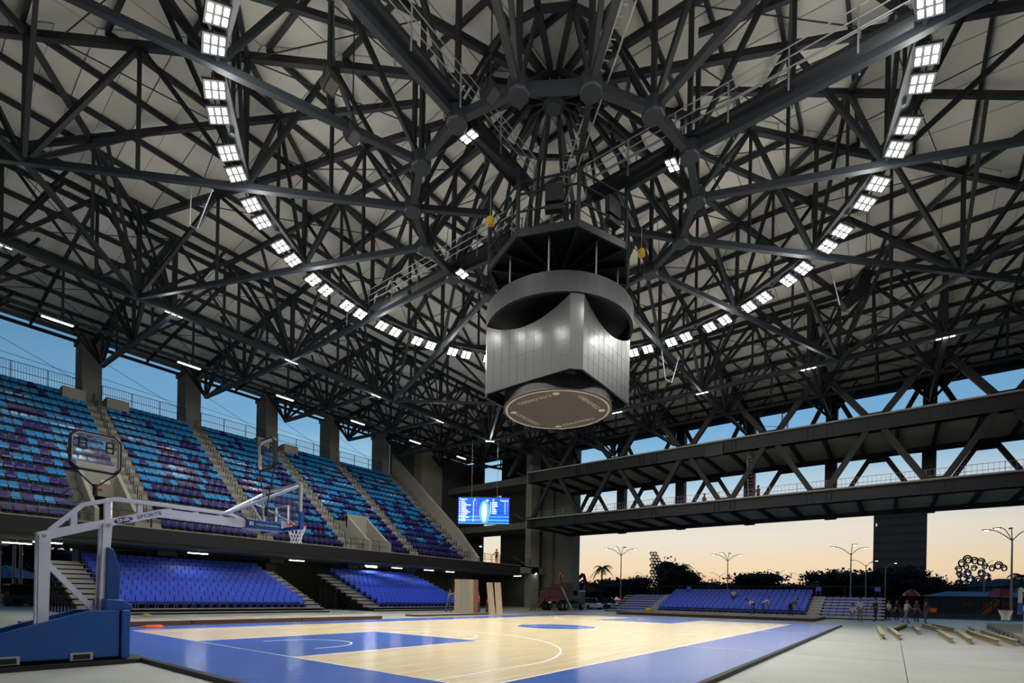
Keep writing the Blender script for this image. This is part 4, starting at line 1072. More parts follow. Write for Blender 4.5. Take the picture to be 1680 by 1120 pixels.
MB().bar(scr(-.6, 1.06, -.1), scr(.6, 1.06, -.1), .1).build('hanger_bar', 'steel_dark', vs_)

# ================================================================ rigging hung from the roof
def v_cable(pa, pb, pc_, label):
    root = thing('rigging_cable', label, 'cable', pb); pa, pb, pc_ = map(Vector, (pa, pb, pc_))
    MB().tube([pa, pb], .025, 5).build('cable_leg', 'galv', root); MB().tube([pc_, pb+(pc_-pa)*.35], .025, 5).build('cable_leg', 'galv', root); MB().tube([pb, pb+(pc_-pa)*.35], .03, 5).build('cable_bar', 'galv', root)
v_cable(ray_at(315, 293, 21), ray_at(311, 370, 21), ray_at(349, 310, 21), 'white V-shaped rigging cable hanging in the left roof')
v_cable(ray_at(1085, 570, 34), ray_at(1092, 622, 34), ray_at(1114, 585, 34), 'white V-shaped rigging cable right of the scoreboard')
sp = thing('speaker_array', 'black curved speaker array hanging in the right part of the roof', 'speaker', ray_at(1390, 500, 27))
pts = [ray_at(1422, 445, 27), ray_at(1417, 460, 27), ray_at(1411, 474, 27), ray_at(1403, 486, 27), ray_at(1392, 495, 27), ray_at(1381, 502, 27)]
for a, b in zip(pts[:-1], pts[1:]):
    m = MB(); d = (b-a); m.bar(a, b-d*.06, .62, .34, FW); m.build('speaker_box', 'black', sp)
MB().tube([ray_at(1363, 441, 27), ray_at(1378, 500, 27)], .03, 5).build('cable', 'galv', sp); MB().tube([ray_at(1422, 447, 27)+UP*7, ray_at(1420, 447, 27)], .02, 5).build('cable', 'rail_black', sp)

# ================================================================ stacked floor panels, boards and beams
bm_ = MB().boxc(-1.2, 1.2, -.6, .6, -.032, .032).mesh('floor_panel', 'panel_red'); bmt = MB(); bmt.boxc(-1.2, 1.2, -.6, .6, -.032, .02); bmt.cur = 1; bmt.boxc(-1.19, 1.19, -.59, .59, .02, .032); bmt = bmt.mesh('floor_panel', 'panel_red', 'plywood_grey')
for j in range(2):
    for i in range(6):
        for l in range(3):
            o = link('floor_panel', bmt if l == 2 else bm_, None, TR(-.7+2.43*i+rnd.uniform(-.02, .02), 3.95+1.22*j+rnd.uniform(-.015, .015), GZ+.035+.066*l))
            tag(o, 'flat wooden floor panel before the left blue stand, %s of six, %s row, %s layer' % (ORD[i+1], 'front' if j == 0 else 'back', ('bottom', 'middle', 'top')[l]), 'floor panel', 'floor panels stacked by the left stand')
for i in range(6):
    for j in range(3):
        for l in range(2):
            o = link('floor_panel', bmt if l == 1 else bm_, None, TR(37.6+1.22*j*2.0, .2-2.6*i-1.2+rnd.uniform(-.03, .03), GZ+.06+.13*l, PI/2) @ Matrix.Diagonal((1.06, 1.95, 1.6, 1)))
            tag(o, 'flat wooden floor panel before the far stand, %s from the left, %s row, %s layer' % (ORD[i+1], ('front', 'middle', 'back')[j], ORD[l+1]), 'floor panel', 'floor panels stacked at the far end')
for i in range(3):
    for l in range(2):
        o = link('floor_panel', bmt if l else bm_, None, TR(17.9+2.42*i, 5.5, GZ+.035+.066*l)); tag(o, 'flat wooden floor panel at the foot of the upright board, %s from the left, %s layer' % (ORD[i+1], 'upper' if l else 'lower'), 'floor panel', 'floor panels below the upright board')
up = thing('upright_board', 'tall board of five vertical planks held upright by workers', 'board', ground_at(765, 37.5))
wd = (RT*1.0+FW*.12).normalized(); o0 = ground_at(745.5, 37.5); cols = ['plywood', 'plywood_grey', 'plywood_grey', 'plywood', 'panel_red']
mat('plank_red', (122, 78, 62), .7, var=.25, scale=3)
cols[4] = 'plank_red'
tw = 39.0*37.5/FPX; nn = Vector((-wd.y, wd.x, 0)); xs = [0, .28, .52, .78, 1.0]; xs = [0, .27, .50, .79, 1.0]; ed = [0, .26, .48, .58, .8, 1.0]
for i in range(5):
    a, b = o0+wd*tw*ed[i], o0+wd*tw*(ed[i+1]-.006); m = MB(); c = (a+b)/2+UP*1.33; m.obox(c, (b-a)/2, nn*.03, UP*1.33); m.build('plank', cols[i], up)
for n_, (xa, xb, ya, yb, w) in enumerate(((798, 803, 955, 1006, 'left'), (811, 815, 955, 1005.5, 'right'))):
    p = ground_at(xb, 38.5); q = ray_at(xa, ya, 39.3); d = (q-p); m = MB(); n2 = nn; side_ = wd*.24
    m.obox((p+q)/2+side_, d/2, side_, n2*.03); t_ = thing('leaning_plank', 'pale plank held upright right of the tall board, the %s one' % w, 'plank', p, 'pale planks held upright'); m.build('plank', 'plywood', t_)
    MB().obox((p+q)/2+side_*2.05, d/2, wd*.012, n2*.03).build('plank_edge', 'panel_red', t_)
IB = [((27.6, -19.15), (18.84, -19.47)), ((28.1, -19.54), (19.05, -20.0)), ((26.23, -19.8), (33.85, -20.46)), ((33.2, -20.7), (24.3, -20.74)), ((34.9, -21.2), (27.3, -21.7)), ((25.9, -21.5), (18.7, -21.5)), ((35.6, -21.7), (28.4, -22.25)), ((28.0, -22.3), (18.7, -22.0)), ((27.1, -22.6), (18.6, -22.7)), ((28, -23.2), (19.15, -23.2)), ((33, -23.2), (28.3, -23.0))]
for i, (a, b) in enumerate(IB):
    a = Vector((*a, GZ)); b = Vector((*b, GZ)); hI = .21
    t_ = thing('steel_beam', 'olive I-beam lying on the concrete at right, %s counted from the court' % ORD[i+1], 'beam', (a+b)/2, 'I-beams lying on the floor')
    MB().bar(a+UP*.008, b+UP*.008, .17, .02).build('bottom_flange', 'olive_beam', t_); MB().bar(a+UP*hI, b+UP*hI, .17, .02).build('top_flange', 'olive_beam', t_); MB().bar(a+UP*hI/2, b+UP*hI/2, .012, hI).build('web', 'olive_beam', t_)
# small loose things
rope = MB()
for k in range(3): rope.tube([(.95+(.33-.05*k)*math.cos(2*PI*q/20)+.02*k, 1.35+(.22-.04*k)*math.sin(2*PI*q/20), .02+.022*k) for q in range(20)], .022, 6, close=True)
tag(rope.build('rope_coil', 'orange'), 'coil of orange rope lying on the blue court edge', 'rope')
bk = thing('bucket', 'white plastic bucket behind the near hoop post', 'bucket', (-1.9, 3.4, GZ)); pB = ground_at(84, 17.5)
m = MB(); m.lathe([(.12, 0), (.16, .32), (.175, .33), (.15, .31), (.11, .02)], pB, 18); bk.location = pB; m.build('bucket_body', 'white', bk, smooth=True); 
MB().tube([pB+RT*.16*math.cos(a)+UP*(.32+.0)+UP*.1*math.sin(a) for a in [PI*k/10 for k in range(11)]], .006, 5).build('bucket_handle', 'galv', bk)
MB().obox(pB+UP*.18-FW*.15, RT*.07, FW*.004, UP*.07).build('bucket_label', 'blue_pad', bk)
yb_ = ground_at(1064, 46); tag(MB().lathe([(.3, 0), (.34, .12), (.24, .3), (.05, .36)], yb_+UP*.3, 12).build('helmet', 'yellow'), 'yellow hard hat resting on the stacked panels at the far end', 'helmet')
yc = ground_at(241, 26.4); m = MB(); m.lathe([(.26, 0), (.22, .06), (.1, .1), (.02, .11)], yc+UP*.05, 10); tag(m.build('rag', 'yellow'), 'crumpled yellow-green cloth on the front step of the left blue stand', 'cloth')
# ================================================================ people
def pd(a, out=0.0, s=1): return Vector((math.sin(a)*math.cos(out), s*math.sin(out), -math.cos(a)*math.cos(out)))
def person(label, loc, heading, H=1.72, lean=0, head=0, aL=(.1, .2, .12), aR=(.1, .2, .12), lL=(.05, .05), lR=(-.08, .05), shirt=(200, 205, 210), pants=(60, 62, 70), hairc='hair', hat=None, shoe=(30, 28, 26), lift=0.0):
    k = H/1.72; V = []; Rr = []; E_ = []; kind = []
    def add(p, r, parent, kd):
        V.append(Vector(p)*k); Rr.append(r*k); kind.append(kd)
        if parent is not None: E_.append((parent, len(V)-1))
        return len(V)-1
    up = Vector((math.sin(lean), 0, math.cos(lean))); fw = Vector((math.cos(lean), 0, -math.sin(lean)))
    pel = add((0, 0, 0), .135, None, 'pants')
    w = add(up*.14, .125, pel, 'shirt'); chs = add(up*.34, .145, w, 'shirt'); nk0 = add(up*.47, .075, chs, 'shirt')
    hu = Vector((math.sin(lean*.6+head), 0, math.cos(lean*.6+head))); hf = Vector((hu.z, 0, -hu.x))
    nk = add(up*.53+hu*.02, .052, nk0, 'skin'); h1 = add(up*.53+hu*.10+hf*.02, .085, nk, 'skin'); h2_ = add(up*.53+hu*.2+hf*.015, .092, h1, 'skin'); add(up*.53+hu*.265, .055, h2_, 'skin')
    add(up*.53+hu*.13+hf*.115, .02, h1, 'skin')
    for s in (-1, 1): add(up*.53+hu*.15+Vector((0, s*.105, 0)), .02, h2_, 'skin')
    for s, (a, bnd, outw) in ((1, aL), (-1, aR)):
        sh = add(up*.43+Vector((0, s*.17, 0)), .065, chs, 'shirt')
        d = pd(a+0*lean, outw, s); el = add(V[sh]/k+d*.29, .046, sh, 'shirt')
        d2 = pd(a+bnd, outw*.4, s); wr = add(V[el]/k+d2*.25, .032, el, 'skin'); pm = add(V[wr]/k+d2*.07, .04, wr, 'skin')
        ac = d2.cross(Vector((0, 1, 0))); 
        if ac.length < .1: ac = Vector((1, 0, 0))
        ac.normalize()
        for q in range(4):
            f0 = add(V[pm]/k+d2*.055+ac*(.03-.02*q), .0095, pm, 'skin'); add(V[f0]/k+d2*(.045+.008*(q in (1, 2)))+Vector((0, -s*.015, 0)), .008, f0, 'skin')
        t0 = add(V[wr]/k+d2*.045+ac*.045, .011, wr, 'skin'); add(V[t0]/k+d2*.04+ac*.012, .009, t0, 'skin')
    for s, (a, kn) in ((1, lL), (-1, lR)):
        hp = add((0, s*.09, -.05), .095, pel, 'pants'); kk = add(V[hp]/k+pd(a)*.42, .066, hp, 'pants'); d2 = pd(a-kn); an = add(V[kk]/k+d2*.40, .045, kk, 'pants')
        f1 = add(V[an]/k+Vector((.06, 0, -.05)), .042, an, 'shoe'); add(V[f1]/k+Vector((.12, 0, -.01)), .034, f1, 'shoe')
    low = min(v.z-r for v, r in zip(V, Rr))
    me = bpy.data.meshes.new('person'); me.from_pydata([v-UP*low for v in V], E_, []); me.update()
    o = bpy.data.objects.new('person_tmp', me); COL.objects.link(o)
    sk = o.modifiers.new('skin', 'SKIN'); sk.use_smooth_shade = True
    for i, sv in enumerate(me.skin_vertices[0].data): sv.radius = (Rr[i], Rr[i]); sv.use_root = (i == 0)
    ss = o.modifiers.new('sub', 'SUBSURF'); ss.levels = 1; ss.render_levels = 1
    dg = bpy.context.evaluated_depsgraph_get(); me2 = bpy.data.meshes.new_from_object(o.evaluated_get(dg)); bpy.data.objects.remove(o, do_unlink=True)
    key = lambda c: '_'.join(map(str, c))
    ms = {'shirt': mat('cloth_'+key(shirt), shirt, .8, var=.1, scale=8), 'pants': mat('cloth_'+key(pants), pants, .8, var=.1, scale=8), 'skin': M('skin'), 'shoe': mat('cloth_'+key(shoe), shoe, .7, var=.1)}
    order = list(ms); me2.materials.clear()
    for n_ in order: me2.materials.append(ms[n_])
    segs = [(V[a]-UP*low, V[b]-UP*low, kind[b]) for a, b in E_]
    for p in me2.polygons:
        c = p.center; best = None
        for a, b, kd in segs:
            d = b-a; t_ = max(0, min(1, (c-a).dot(d)/max(1e-9, d.length_squared))); q = (c-a-d*t_).length
            if best is None or q < best[0]: best = (q, kd)
        p.material_index = order.index(best[1]); p.use_smooth = True
    root = bpy.data.objects.new('person', me2); COL.objects.link(root); root.matrix_basis = TR(loc[0], loc[1], loc[2]+lift, heading); tag(root, label, 'person')
    hc = (up*.53+hu*.2)*k-UP*low+hf*(-.012*k); cap = MB(); pr = []
    for j in range(7):
        th_ = PI/2*j/6
        for q in range(14):
            ph = 2*PI*q/14; cap.v.append(hc+hu*(.112*k*math.sin(th_))+(hf*math.cos(ph)*.108+Vector((0, 1, 0))*math.sin(ph)*.098)*k*math.cos(th_)-hu*.0)
    for j in range(6):
        for q in range(14): cap.f.append((j*14+q, j*14+(q+1) % 14, (j+1)*14+(q+1) % 14, (j+1)*14+q)); cap.mi.append(0)
    if hat: cap.obox(hc+hf*.13*k, hf*.06*k, Vector((0, .08*k, 0)), hu*.008*k)
    cm = bpy.data.objects.new('hard_hat' if hat else 'hair', cap.mesh('hair', hat or hairc, smooth=True)); COL.objects.link(cm); cm.parent = root
    return root
HEAD = math.atan2(FW.y, FW.x)
def face(dx, dy): return math.atan2(dy, dx)
p = ground_at(736, 38.0); person('worker in grey shirt pushing the tall upright board from the left', (p.x, p.y, .05), face(RT.x, RT.y), 1.72, .15, 0, (1.9, .3, .1), (1.6, .5, .1), (.25, .2), (-.25, .1), (112, 116, 122), (86, 78, 66))
p = ground_at(785.5, 38.4); person('worker in orange vest standing behind the right edge of the tall board', (p.x, p.y, GZ), face(-RT.x, -RT.y), 1.72, .05, 0, (1.2, .4, .1), (1.2, .4, .1), shirt=(226, 96, 34), pants=(60, 64, 80))
p = ground_at(799.5, 39.6); person('worker in orange vest bending behind the pale planks', (p.x, p.y, GZ), face(RT.x, RT.y), 1.62, .25, 0, (1.0, .5, .1), (1.1, .4, .1), shirt=(230, 84, 30), pants=(54, 56, 66))
person('man in red-patterned shirt standing at the corner landing railing', (42.0, 19.0, 5.36), face(-1, -.6), 1.75, .0, 0, (.2, .9, .5), (.2, .9, .5), (.1, .05), (-.15, .1), (168, 84, 70), (40, 30, 32))
p = ray_at(922, 973, 55.5); WT = p
p = ground_at(1155, 55.5); person('worker in orange vest walking on the lower far bridge', (48.2, -3.88, 10.75), face(-.6, -1), 1.72, 0, 0, (.3, .3, .1), (-.3, .3, .1), (.25, .1), (-.25, .2), (176, 92, 70), (44, 52, 78), hat='orange')
person('worker in olive vest on the lower far bridge beside the ladder', (47.2, -9.25, 10.75), face(-1, .3), 1.72, 0, 0, (1.4, .6, .1), (.3, .9, .1), shirt=(108, 116, 70), pants=(60, 52, 42), hat='hair')
TOPZ = .21
p = ground_at(1237, 43.6, 0); person('bending man in white shirt and jeans on the far floor panels', (p.x, p.y, TOPZ), face(-RT.x, -RT.y), 1.75, 1.2, .2, (.12, .1, .08), (.0, .15, .08), (.25, .15), (-.1, .25), (214, 214, 208), (54, 72, 98))
p = ground_at(1252, 44.2, 0); person('worker in pale shirt bending over the front row of the far stand', (p.x, p.y, TOPZ), face(RT.x, RT.y), 1.72, .9, .1, (.35, .3, .1), (.5, .3, .1), (.2, .2), (-.1, .2), (196, 190, 184), (84, 80, 82))
person('person in white top sitting high in the far stand', (49.9, -6.55, 1.25), PI, 1.68, .3, 0, (.5, .9, .2), (.5, .9, .2), (1.5, 1.5), (1.5, 1.5), (206, 200, 192), (60, 60, 70))
p = ground_at(1297, 41.8, 0); person('stooping worker in olive shirt at the right end of the far panels', (p.x, p.y, TOPZ), face(RT.x*.6-FW.x, RT.y*.6-FW.y), 1.68, 1.05, .1, (.15, .15, .08), (.05, .2, .08), (.1, .1), (-.1, .1), (104, 96, 56), (26, 30, 40))
p = ground_at(1411.5, 38.6); person('standing man in light blue shirt and grey trousers before the far stand', p, face(-FW.x-.2, -FW.y), 1.78, 0, 0, (.05, .5, .15), (.1, .3, .12), (.06, .02), (-.06, .02), (168, 184, 204), (104, 102, 92))
p = ground_at(1437, 38.8); person('standing person in dark clothes beside the man in light blue', p, face(-RT.x, -RT.y), 1.76, 0, .1, (.2, 1.2, .1), (.2, .8, .1), (.08, .02), (-.08, .02), (34, 36, 42), (36, 36, 38))
p = ground_at(1400, 40.9); person('person in pale shirt sitting on the front step of the far stand', (p.x, p.y, GZ), face(-1, .2), 1.7, .15, 0, (.6, .9, .1), (.6, .9, .1), (1.45, 1.2), (1.45, 1.1), (190, 184, 170), (118, 126, 132))
p = ground_at(1457.5, 42.5); person('person in white jacket over blue shirt with black trousers', p, face(-FW.x+.3, -FW.y), 1.66, .08, 0, (.2, .4, .2), (.2, .4, .2), shirt=(206, 206, 200), pants=(22, 24, 30))
p = ground_at(1471.5, 43.5); person('person in black standing behind the white jacket', p, face(-FW.x, -FW.y), 1.7, 0, 0, shirt=(22, 24, 30), pants=(22, 24, 28))
p = ground_at(1487, 36.6); person('man in pale grey shirt walking before the playground fence', p, face(RT.x, RT.y), 1.72, .08, 0, (.3, .9, .15), (.5, .8, .15), (.35, .2), (-.3, .3), (176, 172, 162), (112, 116, 116))
p = ground_at(1504, 40.5); person('person in brown top standing right of the walking man', p, face(-FW.x, -FW.y), 1.68, 0, 0, shirt=(84, 70, 56), pants=(34, 36, 44))
p = ground_at(1519, 36.8); person('person in dark top and jeans carrying an orange bag', p, face(RT.x, RT.y), 1.68, 0, 0, (.4, .8, .1), (.2, .6, .1), (.1, .05), (-.1, .05), (64, 58, 52), (58, 82, 110))
q = p+RT*.42+UP*.98; bg_ = MB(); bg_.obox(q, RT*.3, FW*.14, UP*.16); bo = thing('shoulder_bag', 'orange bag carried by the rightmost walking person', 'bag', q); bg_.build('bag_body', 'orange', bo, bevel=.04)
MB().tube([q+RT*.25+UP*.15, q+UP*.5, q-RT*.25+UP*.15], .015).build('bag_strap', 'black', bo)
lb = thing('ladder', 'red and grey ladder leaning between the far bridges', 'ladder', (46.6, -9.0, 10.8))
for s in (-.2, .2): MB().bar((45.9, -8.85+s, 10.8), (45.4, -8.75+s, 15.9), .05, .07).build('ladder_rail', 'red' if s < 0 else 'galv', lb)
for i in range(16): z = 11.0+i*.3; f2 = (z-10.8)/5.1; barobj('rung', (45.9-.5*f2, -9.05+.1*f2, z), (45.9-.5*f2, -8.65+.1*f2, z), .03, .03, 'galv', lb)
# ================================================================ flatbed truck with floor panels
TD = Vector((.985, .17, 0)).normalized(); TN = Vector((-TD.y, TD.x, 0)); TO = Vector((39.6, 9.6, GZ))
def tp(a, b, z): return TO+TD*a+TN*b+UP*z
tk = thing('flatbed_truck', 'old flatbed truck seen from behind loaded with dark red floor panels', 'truck', TO)
def tbox(a0, a1, b0, b1, z0, z1, name, m, par, bevel=0):
    q = MB(); q.obox(tp((a0+a1)/2, (b0+b1)/2, (z0+z1)/2), TD*(a1-a0)/2, TN*(b1-b0)/2, UP*(z1-z0)/2); return q.build(name, m, par, bevel=bevel)
tbox(0, 6.4, -1.2, 1.2, 1.15, 1.32, 'bed', 'steel_dark', tk); tbox(.2, 8.2, -.45, .45, .75, 1.15, 'chassis', 'black', tk)
tbox(-.04, 0, -1.2, 1.2, 1.0, 1.32, 'tail_bar', 'panel_red', tk)
tbox(6.6, 8.3, -1.15, 1.15, .7, 2.3, 'cab', 'car_grey', tk, .08); tbox(6.58, 6.62, -.8, .8, 1.75, 2.3, 'rear_window', 'car_glass', tk)
for a in (.9, 2.1, 7.4):
    for s in (-1, 1):
        q = MB(); c = tp(a, s*.98, .5); q.tube([c-TN*.2, c-TN*.17, c+TN*.17, c+TN*.2], [.42, .5, .5, .42], 20); w = q.build('wheel', 'rubber', tk)
        q = MB(); q.cyl(c-TN*.21, c+TN*.21, .22, n=14); q.build('wheel_hub', 'galv', w)
for s in (-1, 1):
    tbox(.25, .28, s*.98-.28, s*.98+.28, .3, .95, 'mud_flap', 'black', tk); tbox(-.06, -.03, s*.95-.1, s*.95+.1, .9, 1.02, 'tail_lamp', 'red', tk)
tbox(-.06, -.04, -.25, .1, .82, 1.0, 'number_plate', 'white', tk)
pn = MB().boxc(-.62, .62, -.57, .57, -.075, .075).mesh('floor_panel', 'panel_red'); nstk = 0
for ai, a in enumerate((.75, 2.1, 3.45)):
    for bi_, b_ in enumerate((-.6, .6)):
        n = (6, 9, 11)[ai]-bi_
        for l in range(n):
            p = tp(a+rnd.uniform(-.05, .05), b_+rnd.uniform(-.03, .03), 1.40+.16*l); o = link('floor_panel', pn, None, TR(p.x, p.y, p.z, math.atan2(TD.y, TD.x)+rnd.uniform(-.03, .03)))
            tag(o, 'dark red floor panel on the truck, %s pile from the tail, %s side, %s from below' % (ORD[ai+1], ('right', 'left')[bi_], ORD[l+1]), 'floor panel', 'floor panels loaded on the truck')
wp = tp(1.9, -.65, 1.40+.16*9-.08); person('worker in orange shirt and blue trousers bending on top of the truck load', wp, face(-TD.x, -TD.y), 1.7, 1.15, 0, (.15, .2, .15), (.3, .2, .15), (.3, .35), (-.05, .3), (236, 104, 44), (52, 74, 130), hat='orange')
for i, (a, b_) in enumerate(((-.05, 1.0), (-.05, .55))):
    p0, p1 = tp(a, b_, 1.3), tp(a-1.9, b_+.35, .03); t_ = thing('ramp_plank', 'dark plank leaning on the truck tail, %s of two' % ('left' if i == 0 else 'right'), 'plank', p1, 'planks leaning on the truck'); MB().bar(p0, p1, .2, .06).build('plank', 'panel_red', t_)
p0, p1 = ray_at(921, 962, 51.0), ground_at(941, 50.0); t_ = thing('long_plank', 'long pale plank leaning diagonally against the truck load', 'plank', p1); MB().bar(p0, p1, .2, .06).build('plank', 'plywood_grey', t_)

# ================================================================ cars
def car(label, pos, heading, m, L=4.3, H=1.5, van=False):
    root = bpy.data.objects.new('car', None); COL.objects.link(root); root.matrix_basis = TR(pos[0], pos[1], GZ-.06, heading); tag(root, label, 'car')
    def ch_(me, name, par=root):
        o = bpy.data.objects.new(name, me); COL.objects.link(o); o.parent = par; return o
    h = H; l = L/2
    low = [(-l, .35), (-l+.1, .25), (l-.1, .25), (l, .4), (l-.05, .72), (l*.45, .88), (-l+.05, .92), (-l-.0, .7)]
    top = [(-l*.85, .9), (l*.42, .88), (l*.12, h), (-l*.62 if not van else -l*.8, h)]
    b = MB(); b.prism(low, lambda a, z, y: (a, y, z), -.86, .86); body = ch_(b.mesh('body', m, bevel=.04), 'body')
    b = MB(); b.prism(top, lambda a, z, y: (a, y*(1 if z < 1 else .82), z), -.8, .8); ch_(b.mesh('cabin', 'car_glass'), 'cabin')
    b = MB(); b.prism([(l*.1, h-.03), (l*.08, h+.03), (-l*.6, h+.03), (-l*.64, h-.04)] if not van else [(l*.1, h-.03), (l*.08, h+.03), (-l*.78, h+.03), (-l*.82, h-.04)], lambda a, z, y: (a, y, z), -.68, .68); ch_(b.mesh('roof', m), 'roof')
    for a in (-l*.62, l*.62):
        for s in (-1, 1):
            b = MB(); b.tube([(a, s*.84-.1, .32), (a, s*.84-.08, .32), (a, s*.84+.08, .32), (a, s*.84+.1, .32)], [.26, .32, .32, .26], 18); ch_(b.mesh('wheel', 'rubber'), 'wheel')
    for s in (-1, 1):
        b = MB().boxc(l-.12, l+.01, s*.62-.16, s*.62+.16, .58, .7); ch_(b.mesh('headlamp', 'white'), 'headlamp')
        b = MB().boxc(-l-.01, -l+.08, s*.66-.12, s*.66+.12, .62, .78); ch_(b.mesh('tail_lamp', 'red'), 'tail_lamp')
    return root
car('white hatchback parked behind the truck at the far opening', ground_at(968, 66), -2.2, 'car_white')
car('dark car parked right of the white hatchback', ground_at(985, 68), -2.2, 'car_dark')
car('second dark car half hidden by the far blue stand', ground_at(998, 70), -2.2, 'car_grey')
car('grey van parked outside behind the near hoop post', ground_at(62, 41), 0.2, 'car_grey', 4.8, 1.75, True)
car('grey pickup parked outside left of the blue stand', ground_at(96, 44), 0.2, 'car_white', 4.8, 1.6)

# ================================================================ street lamps
def lamp_proto(arms, lit, ph=8.8, tall=False):
    root = bpy.data.objects.new('street_lamp', None); COL.objects.link(root)
    def ch_(me, name, par=root):
        o = bpy.data.objects.new(name, me); COL.objects.link(o); o.parent = par; return o
    b = MB(); b.tube([(0, 0, 0), (0, 0, ph)], [.11, .07], 8); ch_(b.mesh('pole', 'galv'), 'pole')
    for i, (az, reach, rise) in enumerate(arms):
        d = Vector((math.cos(az), math.sin(az), 0)); pts = [Vector((0, 0, ph-.3))+d*reach*(q/6)+UP*(rise*math.sin(q/6*PI/2)) for q in range(7)]
        b = MB(); b.tube(pts, .045, 6); a = ch_(b.mesh('arm', 'galv'), 'arm')
        e = pts[-1]; b = MB(); b.obox(e+d*.3, d*.34, Vector((-d.y, d.x, 0))*.15, UP*.05); ch_(b.mesh('lamp_head', 'black'), 'lamp_head', a)
        if i in lit:
            b = MB(); b.obox(e+d*.32-UP*.08, d*.2, Vector((-d.y, d.x, 0))*.1, UP*.035); ch_(b.mesh('lamp_lens', 'street_led'), 'lamp_lens', a)
    return root
ra = math.atan2(RT.y, RT.x)
pA = lamp_proto([(ra+.2, 2.1, 1.2), (ra+PI-.2, 2.1, 1.2), (ra+.9, .9, 1.5), (ra+PI-.9, .9, 1.5)], {0, 1, 3})
pC = lamp_proto([(ra+.2, 2.1, 1.2), (ra+PI-.2, 2.1, 1.2)], {0})
pD = lamp_proto([(ra+.2, 2.1, 1.2), (ra+PI-.2, 2.1, 1.2), (ra+.1, .25, 1.6)], {0, 1, 2})
LMP = [(1018, 81.6, pA, 'tall four-armed street lamp right of the palm tree'), (1193, 88.6, pA, 'four-armed street lamp in the middle of the far opening'), (1395, 73.4, pD, 'three-headed street lamp left of the dark office tower'),
       (1420, 95.6, pC, 'two-armed street lamp close to the left side of the office tower'), (1118, 114.8, pC, 'two-armed street lamp right of the dark round metal tree'), (1180, 148, pC, 'small far street lamp left of the middle lamp'),
       (1276, 129.8, pC, 'two-armed street lamp above the middle of the far stand'), (1312, 141, pC, 'two-armed street lamp left of the trees by the tower'), (1503, 120.8, pC, 'street lamp at the right foot of the office tower'),
       (1532, 138.3, pC, 'street lamp just right of the office tower'), (1614, 91.3, pC, 'street lamp in front of the blue swirling metal tree'), (1659, 54, pA, 'nearest tall street lamp at the right edge'),
       (1057, 155, pC, 'small far street lamp left of the dark metal tree'), (1405, 144.7, pC, 'small street lamp behind the right end of the far stand'), (1452, 100, pC, 'unlit-looking street lamp before the office tower')]
usd = set()
for x, Z, pr_, l in LMP:
    o = pr_ if id(pr_) not in usd else copy_tree(pr_); usd.add(id(pr_)); p = ground_at(x, Z); o.matrix_basis = TR(p.x, p.y, GZ-.06); tag(o, l, 'street lamp', 'street lamps beyond the far end')
for x, Z, l in ((22, 46, 'plain grey post outside under the left stand, the left one'), (33, 44, 'plain grey post outside under the left stand, the right one')):
    p = ground_at(x, Z); t_ = thing('light_post', l, 'post', p, 'posts outside at left'); MB().tube([p, p+UP*7], [.14, .1], 10).build('pole', 'galv', t_); MB().bar(p, p+UP*.1, .4).build('base_plate', 'galv', t_)

# ================================================================ trees
def leafy(name, label, p, h, w, m='leaf_dark', seed=0, n=1500, trunk=None, group=None, crown0=.25):
    r = random.Random(seed); root = thing(name, label, 'tree', p, group)
    lobes = []
    for i in range(9):
        a = r.uniform(0, 2*PI); q = r.uniform(0, .33)*w; lobes.append((Vector((q*math.cos(a), q*math.sin(a), h*r.uniform(crown0+.15, .80))), w*r.uniform(.2, .32), h*r.uniform(.13, .2)))
    c = MB()
    for i in range(n):
        ctr, rw, rh = lobes[i % 9]
        d = Vector((r.gauss(0, 1), r.gauss(0, 1), r.gauss(0, 1))).normalized()*r.uniform(.6, 1.3)
        q = p+ctr+Vector((d.x*rw, d.y*rw, d.z*rh)); s = w*r.uniform(.02, .042)
        u = Vector((r.uniform(-1, 1), r.uniform(-1, 1), r.uniform(-1, 1))).normalized(); v = u.orthogonal().normalized()
        c.add([q-u*s, q-v*s*.7+UP*s*.1, q+u*s, q+v*s*.7+UP*s*.1], [(0, 1, 2, 3)])
    for ctr, rw, rh in lobes:
        q = MB(); q.lathe([(rw*.72*math.cos(t_), rh*.72*math.sin(t_)) for t_ in [-PI/2+.05+(PI-.1)*k/6 for k in range(7)]], p+ctr, 9); c.add(q.v, q.f)
    o = c.build('foliage', m, root); o['kind'] = 'stuff'
    t_ = MB(); t_.tube([p, p+UP*h*.3+Vector((.1, .1, 0)), p+UP*h*.6], [w*.035+.1, w*.025+.06, .05], 8)
    for i in range(4): t_.tube([p+UP*h*.28, p+lobes[i][0]], [w*.02+.04, .03], 6)
    t_.build('trunk', 'bark', root)
    return root
